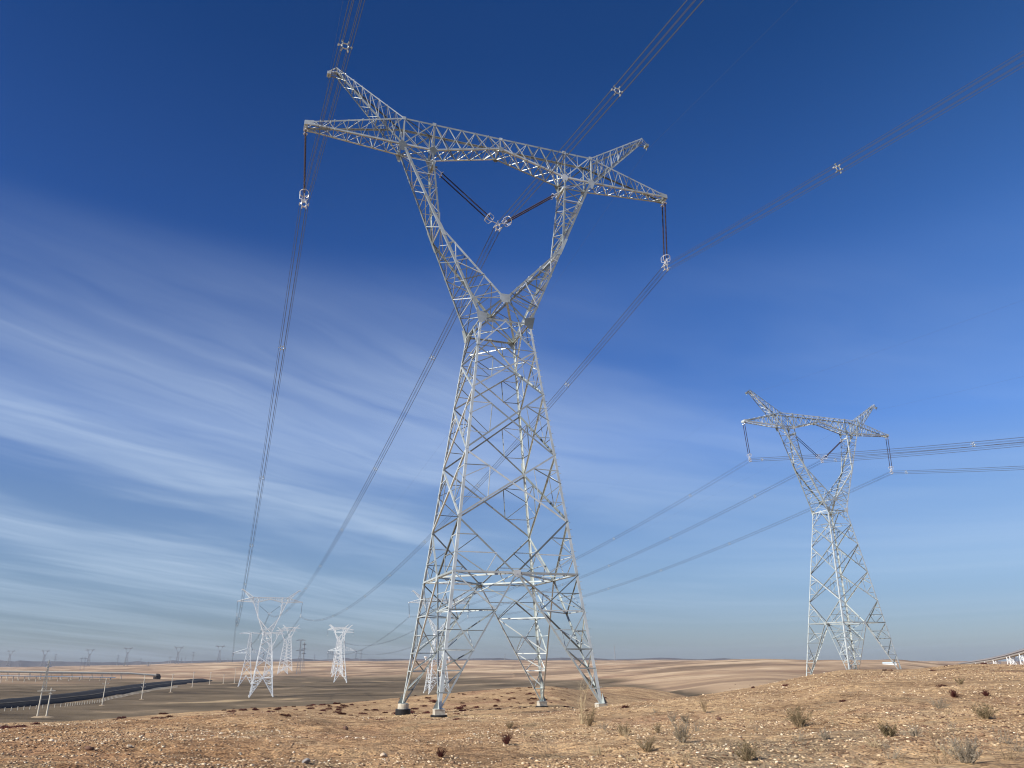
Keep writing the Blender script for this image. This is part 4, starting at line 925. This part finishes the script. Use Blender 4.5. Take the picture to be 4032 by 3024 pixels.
# cream gallery on trestles
ga, gb = at(-260, 2641.5, 1020), at(505, 2651.5, 1060); gl = empty('pipe_gallery', (0, 0, 0)); ge = at(614, 2657.5, 1075)
g0 = np.array([ga[0], ga[1], 0]); gl.location = g0; tag(gl, 'long cream pipe gallery raised on short trestles at far left', 'pipeline')
m = MB(); m.tube([ga-g0, gb-g0, ge-g0-Z3*.5], 1.15, 8); m.build('pipe', CREAM, gl, True)
m = MB(); m.box(((ga+gb)/2-g0-Z3*1.15), (np.linalg.norm(gb-ga), 1.6, .3), [(gb-ga)/np.linalg.norm(gb-ga), np.cross(Z3, (gb-ga)/np.linalg.norm(gb-ga)), Z3]); m.build('walkway', CREAM, gl)
for i in range(18):
    q = lerp(ga, gb, (i+.3)/18); z = float(ground(q[0], q[1])); m = MB()
    for dx in (-.7, .7): m.bar((q[0]-g0[0]+dx, q[1], z-.3) if False else (q[0]-g0[0]+dx, q[1]-g0[1], z-.3), (q[0]-g0[0]+dx*.7, q[1]-g0[1], q[2]-1), .22, 6)
    m.box((q[0]-g0[0], q[1]-g0[1], (z+q[2])/2), (1.6, .3, .25)); m.build('trestle', CREAM, gl)
ga, gb = at(-260, 2657.5, 950), at(455, 2667.5, 985); bpp = empty('blue_pipe', (ga[0], ga[1], 0)); g0 = np.array([ga[0], ga[1], 0]); tag(bpp, 'long pale blue pipe lying low in front of the cream gallery', 'pipeline')
m = MB(); m.tube([ga-g0, lerp(ga, gb, .5)-g0, gb-g0], .45, 8); m.build('pipe', PALEBLUE, bpp, True)
for i in range(16):
    q = lerp(ga, gb, (i+.5)/16); z = float(ground(q[0], q[1])); m = MB(); m.box((q[0]-g0[0], q[1]-g0[1], (z-.3+q[2])/2), (.5, .5, max(.4, q[2]-z+.3))); m.build('saddle', CONCRETE, bpp)
# dark heap
p = gpt(620, 2656, 1080); hm = MB(); rr = random.Random(4); n = 16
pr_ = [(3.9, -.5), (3.9, 2.6), (3.5, 4.0), (2.5, 5.3), (1.2, 6.0), (0.02, 6.1)]
hm.v = [(r_*math.cos(2*math.pi*k/n)*(1+.16*rr.random()), r_*math.sin(2*math.pi*k/n)*(1+.16*rr.random()), z+.3*rr.random()) for r_, z in pr_ for k in range(n)]
hm.f = [(i*n+k, i*n+(k+1) % n, (i+1)*n+(k+1) % n, (i+1)*n+k) for i in range(len(pr_)-1) for k in range(n)]
o = hm.build('dark_heap', HEAP); o.location = p; tag(o, 'lone rounded black heap right of the cream gallery end', 'heap')
# low buildings and water towers far out
def water_tower(x, y, d, lab):
    p = at(x, y, d); g = float(ground(p[0], p[1])); t = empty('water_tower', (p[0], p[1], min(g, p[2]-6))); h = ray(x, y-12)[2]*d-t.location.z; tag(t, lab, 'water tower')
    m = MB(); m.bar((0, 0, -1), (0, 0, h-6), 1.5, 12); m.build('shaft', WHITE, t); m = MB(); m.lathe([(1.5, h-7), (5.2, h-2.6), (5.4, h-.6), (0.1, h)], 16); m.build('tank', WHITE, t)
water_tower(1676, 2596, 2400, 'small white funnel-shaped water tower left of the front left leg of the nearest pylon')
water_tower(1769, 2597, 2400, 'small white funnel-shaped water tower right of the front left leg of the nearest pylon')
def shed(x, y, d, wv, dv, hv, lab):
    p = at(x, y, d); t = empty('shed', (p[0], p[1], p[2]-1.0), R(-12)); tag(t, lab, 'building')
    m = MB(); m.box((0, 0, hv/2-1), (wv, dv, hv+2)); m.build('wall', WHITE, t); m = MB()
    m.add([(-wv/2-.3, -dv/2-.3, hv), (wv/2+.3, -dv/2-.3, hv), (wv/2+.3, dv/2+.3, hv), (-wv/2-.3, dv/2+.3, hv), (-wv/2-.3, 0, hv+1.2), (wv/2+.3, 0, hv+1.2)], [(0, 1, 5, 4), (2, 3, 4, 5), (0, 4, 3), (1, 2, 5), (0, 3, 2, 1)]); m.build('roof', PALEBLUE, t)
shed(3502, 2612, 900, 12, 5, 1.0, 'long low white shed under the right legs of the grey right pylon')
shed(3157, 2609, 1500, 6, 5, 2.4, 'tiny white hut on the skyline left of the grey right pylon')
# raised conveyor at the right edge
ct = [(3780, 2618, 560), (3818, 2613.5, 500), (3900, 2602, 430), (3965, 2588.5, 375), (4032, 2570.5, 330), (4160, 2535, 280)]
cpts = np.array([at(*c) for c in ct]); cv = empty('conveyor_trestle', (cpts[3][0], cpts[3][1], float(ground(cpts[3][0], cpts[3][1])))); tag(cv, 'raised white conveyor gallery on lattice trestles rising out at the right edge', 'conveyor')
g0 = np.array(cv.location); m = MB()
for a, b in zip(cpts[:-1], cpts[1:]):
    d_ = (b-a)/np.linalg.norm(b-a); n_ = np.cross(d_, Z3); n_ /= np.linalg.norm(n_); m.box((a+b)/2-g0, (np.linalg.norm(b-a)+.2, 1.7, .5), [d_, n_, np.cross(n_, d_)])
    for q in (-.85, .85):
        for h in (.6, 1.1): m.bar(a-g0+n_*q+Z3*h, b-g0+n_*q+Z3*h, .05, 5)
m.build('deck', mat('conveyor_deck', (0.40, 0.36, 0.31), 0.8), cv)
m = MB(); m.tube([q-g0+Z3*.7 for q in cpts], .5, 6); m.build('belt_cover', mat('belt_cover_grey', (0.30, 0.27, 0.26), 0.7), cv)
for x, y, d in ((3853, 2609, 470), (3889, 2603.5, 440), (3923, 2598, 408), (3978, 2585.5, 367), (3990, 2582, 360), (4029, 2571.5, 333), (4100, 2552, 303)):
    q = at(x, y, d)-g0; z = float(ground(q[0]+g0[0], q[1]+g0[1]))-g0[2]-.4; m = MB(); hq = q[2]-.25
    for sx_ in (-.9, .9):
        for sy_ in (-.9, .9): m.bar((q[0]+sx_*1.5, q[1]+sy_*1.3, z), (q[0]+sx_, q[1]+sy_, hq), .14, 5)
    nb = max(2, int((hq-z)/2.2))
    for i in range(nb):
        z0, z1 = z+(hq-z)*i/nb, z+(hq-z)*(i+1)/nb
        for sy_ in (-1, 1): m.bar((q[0]-1.1, q[1]+sy_, z0), (q[0]+1.1, q[1]+sy_, z1), .07, 4); m.bar((q[0]+1.1, q[1]+sy_, z0), (q[0]-1.1, q[1]+sy_, z1), .07, 4)
        for sx_ in (-1, 1): m.bar((q[0]+sx_, q[1]-1, z0), (q[0]+sx_, q[1]+1, z1), .07, 4)
    m.build('trestle', WHITE, cv)

# ------------------------------------------------------------------ stones and plants
ico = [(0, .526, .851), (0, -.526, .851), (0, .526, -.851), (0, -.526, -.851), (.526, .851, 0), (-.526, .851, 0), (.526, -.851, 0), (-.526, -.851, 0), (.851, 0, .526), (.851, 0, -.526), (-.851, 0, .526), (-.851, 0, -.526)]
icf = [(0, 1, 8), (0, 8, 4), (0, 4, 5), (0, 5, 10), (0, 10, 1), (1, 10, 7), (1, 7, 6), (1, 6, 8), (8, 6, 9), (8, 9, 4), (4, 9, 2), (4, 2, 5), (5, 2, 11), (5, 11, 10), (10, 11, 7), (7, 11, 3), (7, 3, 6), (6, 3, 9), (9, 3, 2), (2, 3, 11)]
IC = np.array(ico); IF = np.array(icf)
sm_ = bpy.data.materials.new('loose_stone'); sm_.use_nodes = True; ts = sm_.node_tree; b_ = ts.nodes['Principled BSDF']; b_.inputs['Roughness'].default_value = .9; b_.inputs['Specular IOR Level'].default_value = .15
aa = N(ts, 'ShaderNodeAttribute'); aa.attribute_name = 'tone'
L(ts, ramp(ts, aa.outputs['Fac'], [(0.0, (0.12, 0.07, 0.045)), (0.2, (0.26, 0.16, 0.095)), (0.45, (0.42, 0.29, 0.17)), (0.7, (0.56, 0.42, 0.26)), (0.9, (0.75, 0.60, 0.40)), (1.0, (0.82, 0.74, 0.58))]), b_.inputs['Base Color'])
def stones(n, seed):
    g = np.random.default_rng(seed)
    d = np.exp(g.uniform(math.log(9.0), math.log(78), n)); a = g.uniform(R(-40), R(40), n)
    x, y = np.sin(a)*d, np.cos(a)*d
    dens = fbm(x, y, 5.0, 4, 61)+.22*fbm(x, y, 17, 2, 62); keep = g.uniform(-.40, .40, n) < dens*1.15+.10; x, y, d = x[keep], y[keep], d[keep]; n = len(x)
    r = .0085*np.exp(g.normal(0, .5, n).clip(-1.2, .85))*(1+d/30); big = g.random(n) < .02; r[big] *= 1.5
    z = ground(x, y)
    sc3 = np.stack([r*g.uniform(.8, 1.7, n), r*g.uniform(.8, 1.5, n), r*g.uniform(.35, .75, n)], 1)
    an = g.uniform(0, 6.28, n); ca_, sa_ = np.cos(an), np.sin(an)
    jit = 1+.28*g.standard_normal((n, 12, 1)).clip(-1.4, 1.4)
    v = IC[None]*jit*sc3[:, None, :]; tx = g.uniform(-.5, .5, n)[:, None]; v[:, :, 2] += v[:, :, 0]*tx*.5
    vx = v[:, :, 0]*ca_[:, None]-v[:, :, 1]*sa_[:, None]; vy = v[:, :, 0]*sa_[:, None]+v[:, :, 1]*ca_[:, None]
    out = np.stack([vx+x[:, None], vy+y[:, None], v[:, :, 2]+(z+sc3[:, 2]*.35)[:, None]], -1).reshape(-1, 3)
    fc = (IF[None]+(np.arange(n)*12)[:, None, None]).reshape(-1, 3)
    tone = np.clip(g.beta(1.3, 1.75, n)+.22*fbm(x, y, 7, 3, 63), 0, 1); tone[big] = np.clip(tone[big]+.12, 0, 1)
    return out, fc, np.repeat(tone, 12)
sv, sf, stn = stones(120000, 5)
sme = np_mesh('gravel', sv, sf, sm_); fattr(sme, 'tone', stn); tag(link('gravel', sme), kind='stuff')
# single rocks that stand out
def rock_mesh(seed):
    g = np.random.default_rng(seed); import bmesh as _b
    b = _b.new(); _b.ops.create_icosphere(b, subdivisions=3, radius=1.0)
    nrm = g.standard_normal((9, 3)); nrm /= np.linalg.norm(nrm, axis=1)[:, None]; off = g.uniform(.55, .9, 9)
    for v in b.verts:
        p = np.array(v.co)
        for n0, o0 in zip(nrm, off):
            e = p@n0-o0
            if e > 0: p = p-n0*e*.9
        v.co = p*np.array([1.25, 1.0, .7])+g.standard_normal(3)*.012
    me = bpy.data.meshes.new('rock'); b.to_mesh(me); b.free(); me.materials.append(None); return me
ROCKC = [mat('rock_cream', (0.55, 0.44, 0.31), .9, 0, .25, 9, .15, .4), mat('rock_brown', (0.17, 0.10, 0.07), .9, 0, .3, 9, .15, .4), mat('rock_grey', (0.24, 0.22, 0.20), .9, 0, .3, 9, .15, .4)]
RM = [rock_mesh(i) for i in range(4)]
def groundpt(x, y):
    """march the ray of pixel (x, y) to the ground"""
    r = ray(x, y); ds = np.exp(np.linspace(math.log(7), math.log(600), 900)); h = r[2]*ds-ground(r[0]*ds, r[1]*ds); k = np.argmax(h < 0)
    if h[k] >= 0: return None
    d = ds[k]; return np.array([r[0]*d, r[1]*d, float(ground(r[0]*d, r[1]*d))]), d
for x, y, s, c, lab in ((1510, 2982, 13, 0, 'pale cream rock at the bottom edge left of centre'), (1150, 3004, 9, 0, 'small cream stone at the bottom edge, third of the way across'), (1205, 3006, 16, 2, 'flat grey rock at the bottom edge beside a small cream stone'),
    (508, 2943, 9, 0, 'pale stone on the left foreground rubble'), (1868, 2896, 7, 0, 'tiny pale stone below the front left footing of the nearest pylon'), (2833, 2836, 11, 1, 'red-brown flat rock in the foreground right of centre'),
    (2914, 2906, 8, 0, 'whitish stone beside a thin fallen stalk'), (1362, 2872, 12, 1, 'round dark brown stone below the black drum footing'), (3465, 2880, 6, 0, 'pale stone low on the right slope'), (3350, 2918, 6, 0, 'cream pebble near the bottom of the right slope'),
    (2877, 2900, 6, 0, 'small pale stone left of the whitish stone'), (3133, 2988, 8, 0, 'pale stone at the bottom right of centre'), (350, 2955, 14, 1, 'dark stone on the left foreground rubble')):
    h = groundpt(x, y)
    if h is None: continue
    q, d = h; k = (x*13+y) % 4
    if not RM[k].materials[0]: RM[k].materials[0] = ROCKC[0]
    me = RM[k].copy(); me.materials[0] = ROCKC[c]; o = link('rock', me); r_ = s/F*d*.95; o.location = q+Z3*r_*.3; o.scale = (r_, r_, r_); o.rotation_euler = (.2*math.sin(x), .2*math.cos(y), x*.7); tag(o, lab, 'rock')

TWIG = mat('dry_twig', (0.30, 0.22, 0.13), .9, 0, .3, 20); TWIG2 = mat('grey_twig', (0.27, 0.23, 0.17), .9, 0, .3, 20)
OLIVE = mat('olive_leaf', (0.17, 0.145, 0.075), .9, 0, .4, 15); STRAW = mat('pale_straw', (0.42, 0.33, 0.20), .9, 0, .2, 15); REDB = mat('dark_red_shrub', (0.085, 0.022, 0.018), .9, 0, .5, 6)
def shrub(seed, h, spread, nst, leaf, lean=(0, 0), mats=(TWIG, OLIVE), thick=.006):
    g = random.Random(seed); m = MB(); lf = MB()
    for i in range(nst):
        a = g.uniform(0, 6.28); sp1 = spread*g.uniform(.15, 1.0); hh = h*g.uniform(.25, 1.0); k = 6
        base = np.array([math.cos(a)*spread*.12, math.sin(a)*spread*.12, -.03]); tip = np.array([math.cos(a)*sp1+lean[0]*hh, math.sin(a)*sp1+lean[1]*hh, hh])
        pts = [lerp(base, tip, j/k)+np.array([g.gauss(0, .02), g.gauss(0, .02), .12*hh*math.sin(math.pi*j/k)])*(j > 0)*h for j in range(k+1)]
        m.tube(pts, [thick*(1-.75*j/k)*(.7+.6*h) for j in range(k+1)], 4)
        for j in range(2, k+1):
            for _ in range(2):
                q = pts[j]; b = g.uniform(0, 6.28); e = q+np.array([math.cos(b)*.13, math.sin(b)*.13, g.uniform(.02, .2)])*h*g.uniform(.6, 1.3); m.tube([q, lerp(q, e, .5)+np.array([0, 0, .01]), e], [thick*.5, thick*.4, thick*.2], 3)
                for _ in range(leaf):
                    c = lerp(q, e, g.random())+np.array([g.gauss(0, .018), g.gauss(0, .018), g.gauss(0, .018)])*h*1.4
                    u = np.array([g.gauss(0, 1), g.gauss(0, 1), g.gauss(0, 1)]); u /= np.linalg.norm(u); v = np.cross(u, [.3, .5, .8]); v /= np.linalg.norm(v); ls = .022*h**.5*g.uniform(.5, 1.2)
                    lf.add([c-u*ls, c+v*ls*.35, c+u*ls, c-v*ls*.35], [(0, 1, 2, 3)])
    return m, lf, mats
def plant(name, x, y, hpx, lab, seed, spread, nst, leaf, lean=(0, 0), mats=(TWIG, OLIVE)):
    hit = groundpt(x, y)
    if hit is None: return
    q, d = hit; h = hpx/F*d*1.02; m, lf, mt = shrub(seed, h, spread*h, nst, leaf, lean, mats, .0045+.00009*d)
    t = empty(name, q); tag(t, lab, 'shrub'); m.build('stems', mt[0], t)
    if leaf: lf.build('foliage', mt[1], t)
plant('dry_bush', 2290, 2852, 150, 'tall dead stalk with wispy top in front of the right legs of the nearest pylon', 1, .22, 9, 1, (.06, 0), (STRAW, STRAW))
plant('dry_bush', 2318, 2862, 66, 'brown tuft at the foot of the tall dead stalk', 2, .55, 26, 5)
plant('dry_bush', 2455, 2898, 44, 'small olive bush on the edge of the gully, first right of the tall dead stalk', 3, .7, 26, 6)
plant('dry_bush', 2775, 2806, 60, 'upright leaning dry stalks on the crest right of the gully', 4, .35, 16, 2, (-.25, 0), (TWIG, TWIG))
plant('dry_bush', 2685, 2924, 66, 'fan-shaped pale grey bush in the middle of the right foreground', 5, .75, 46, 3, (0, 0), (TWIG2, STRAW))
plant('dry_bush', 2548, 2962, 44, 'low olive bush near the bottom, left of the fan-shaped bush', 6, .8, 26, 6)
plant('dry_bush', 2945, 2996, 62, 'olive-brown bush at the bottom beside pale stones, right of the fan-shaped bush', 7, .9, 40, 5)
plant('dry_bush', 3150, 2866, 60, 'pair of dark olive tufts on the upper right slope', 8, .85, 44, 7)
plant('dry_bush', 3255, 2912, 34, 'grey twiggy low shrub below the pair of olive tufts', 9, .9, 26, 0, (0, 0), (TWIG2, TWIG2))
plant('dry_bush', 3502, 2902, 40, 'rounded olive cushion bush on the right slope', 10, .8, 46, 9)
plant('dry_bush', 3606, 2900, 36, 'grey twig tuft right of the rounded cushion bush', 11, .7, 26, 0, (0, 0), (TWIG2, TWIG2))
plant('dry_bush', 3880, 2832, 46, 'dark olive bush near the right edge below the ridge', 12, .8, 44, 7)
plant('dry_bush', 3812, 3004, 70, 'wide grey twiggy bush at the bottom right corner', 13, .85, 60, 1, (0, 0), (TWIG2, TWIG2))
plant('dry_bush', 2007, 2868, 26, 'small grey-green tuft on gravel below the back right footing', 14, .7, 22, 5)
plant('dry_bush', 2650, 2842, 34, 'low grey twigs left of the leaning dry stalks', 15, .8, 24, 1, (0, 0), (TWIG2, OLIVE))
plant('dry_bush', 2702, 2848, 30, 'greyish tuft between low twigs and the leaning dry stalks', 16, .8, 24, 4, (0, 0), (TWIG2, OLIVE))
plant('dry_bush', 3780, 2696, 22, 'small dark tuft on the shoulder of the right ridge', 17, .9, 24, 8)
plant('dry_bush', 2590, 2886, 34, 'thin brown tuft above the low olive bush', 18, .7, 20, 3)
plant('dry_bush', 3700, 2790, 34, 'flattened grey twigs by the bare patch under the ridge', 19, 1.1, 30, 1, (0, 0), (TWIG2, TWIG2))
plant('dry_bush', 1995, 2930, 34, 'dark red twiggy bush in the centre foreground', 20, .7, 40, 3, (0, 0), (REDB, REDB))
plant('dry_bush', 3758, 2747, 22, 'dark red shrub on the right ridge, left of a smaller red one', 21, .9, 40, 6, (0, 0), (REDB, REDB))
plant('dry_bush', 3885, 2742, 18, 'small dark red shrub near the right edge on the ridge', 22, .8, 36, 6, (0, 0), (REDB, REDB))
plant('dry_bush', 1736, 2984, 30, 'dark red sprig low in the foreground left of centre', 23, .7, 26, 3, (0, 0), (REDB, REDB))
# faint dry tufts on the right slope
TU = [shrub(300+k, .16, .17, 14, 0, (0, 0), (TWIG2, TWIG2), .003)[0].mesh('dry_tuft', (TWIG2, TWIG, STRAW)[k]) for k in range(3)]
g = random.Random(21); n_t = 0
while n_t < 46:
    x, y = g.uniform(2250, 4020), g.uniform(2800, 3015); hit = groundpt(x, y)
    if hit is None or hit[1] > 45: continue
    o = link('dry_tuft', TU[n_t % 3]); o.location = hit[0]; k_ = g.uniform(.5, 1.5); o.scale = (k_*1.3, k_*1.3, k_); o.rotation_euler = (g.uniform(-.2, .2), g.uniform(-.2, .2), g.uniform(0, 6.28)); n_t += 1
    tag(o, 'small faded dry tuft among the pebbles on the right foreground slope', 'grass tuft', 'small dry tufts on the right slope')
# dark red shrubs scattered on the shelf round the nearest pylon
RS = []
for k in range(5):
    g = random.Random(100+k); m = MB()
    lobes = [(g.uniform(-.25, .25), g.uniform(-.2, .2), g.uniform(.16, .3), g.uniform(.12, .24)) for _ in range(4)]
    for _ in range(420):
        lx, ly, lr, lh = g.choice(lobes); a = g.uniform(0, 6.28); e = math.acos(g.uniform(0.0, 1)); f = g.uniform(.55, 1.05)
        c = np.array([lx+lr*math.sin(e)*math.cos(a)*f, ly+lr*math.sin(e)*math.sin(a)*f, lh*math.cos(e)*f+.01])
        u = np.array([g.gauss(0, 1), g.gauss(0, 1), g.gauss(.5, .8)]); u /= np.linalg.norm(u); v = np.cross(u, [.3, .5, .8]); v /= np.linalg.norm(v); ls = g.uniform(.025, .055)
        m.add([c-u*ls, c+v*ls*.45, c+u*ls, c-v*ls*.45], [(0, 1, 2, 3)])
    for _ in range(14):
        a = g.uniform(0, 6.28); m.tube([(0, 0, -.03), (.12*math.cos(a), .12*math.sin(a), .1), (.24*math.cos(a), .24*math.sin(a), g.uniform(.1, .2))], [.012, .009, .004], 4)
    RS.append(m.mesh('red_shrub', REDB))
g = random.Random(3); cnt = 0
def red(x, d, s):
    global cnt
    a = az_of(x); px, py = math.sin(a)*d, math.cos(a)*d; o = link('red_shrub', RS[cnt % 5]); o.location = (px, py, float(ground(px, py))-.02); o.scale = (s*1.35, s*1.35, s*1.1); o.rotation_euler = (0, 0, g.uniform(0, 6.28))
    tag(o, 'low dark red desert shrub scattered on the sandy shelf around the nearest pylon', 'shrub', 'dark red shrubs on the sandy shelf'); cnt += 1
CEN = [(60, 58), (200, 57), (120, 55), (330, 60), (700, 76), (820, 78), (1060, 72), (1130, 82), (1240, 86), (1300, 84), (1350, 88), (1400, 86), (1450, 84), (1500, 82), (1560, 80), (1640, 79), (1690, 80), (1760, 78), (1820, 76), (2000, 88), (2100, 92), (1900, 90)]
while cnt < 160:
    c = g.choice(CEN); x, d = c[0]+g.gauss(0, 80), c[1]*math.exp(g.gauss(0, .09))
    red(x, d, g.uniform(.3, .85))
for _ in range(70): red(g.uniform(1500, 2600), math.exp(g.uniform(math.log(72), math.log(118))), g.uniform(.3, .65))
for x, d in ((2430, 70), (2520, 120), (2560, 130), (2640, 140), (2700, 135), (2780, 250), (2830, 240), (2880, 235), (2760, 230), (2950, 62), (2840, 66), (3300, 80), (3320, 81), (3470, 72), (3515, 78), (3650, 82), (1700, 50), (1560, 47), (1830, 48), (1900, 55), (1240, 40), (2270, 58), (2400, 52), (3490, 44), (3140, 36)): red(x, d, g.uniform(.45, .8))

# ------------------------------------------------------------------ dusty air
hz = MB(); hz.box((0, 4300, 10), (19400, 10400, 170)); hzm = bpy.data.materials.new('dusty_air'); hzm.use_nodes = True; th = hzm.node_tree; th.nodes.clear()
pv = N(th, 'ShaderNodeVolumePrincipled'); pv.inputs['Density'].default_value = 0.000042; pv.inputs['Color'].default_value = (0.80, 0.88, 1.0, 1); pv.inputs['Anisotropy'].default_value = 0.2
mo_ = N(th, 'ShaderNodeOutputMaterial'); L(th, pv.outputs[0], mo_.inputs['Volume'])
h_o = hz.build('haze', hzm); tag(h_o, kind='stuff')
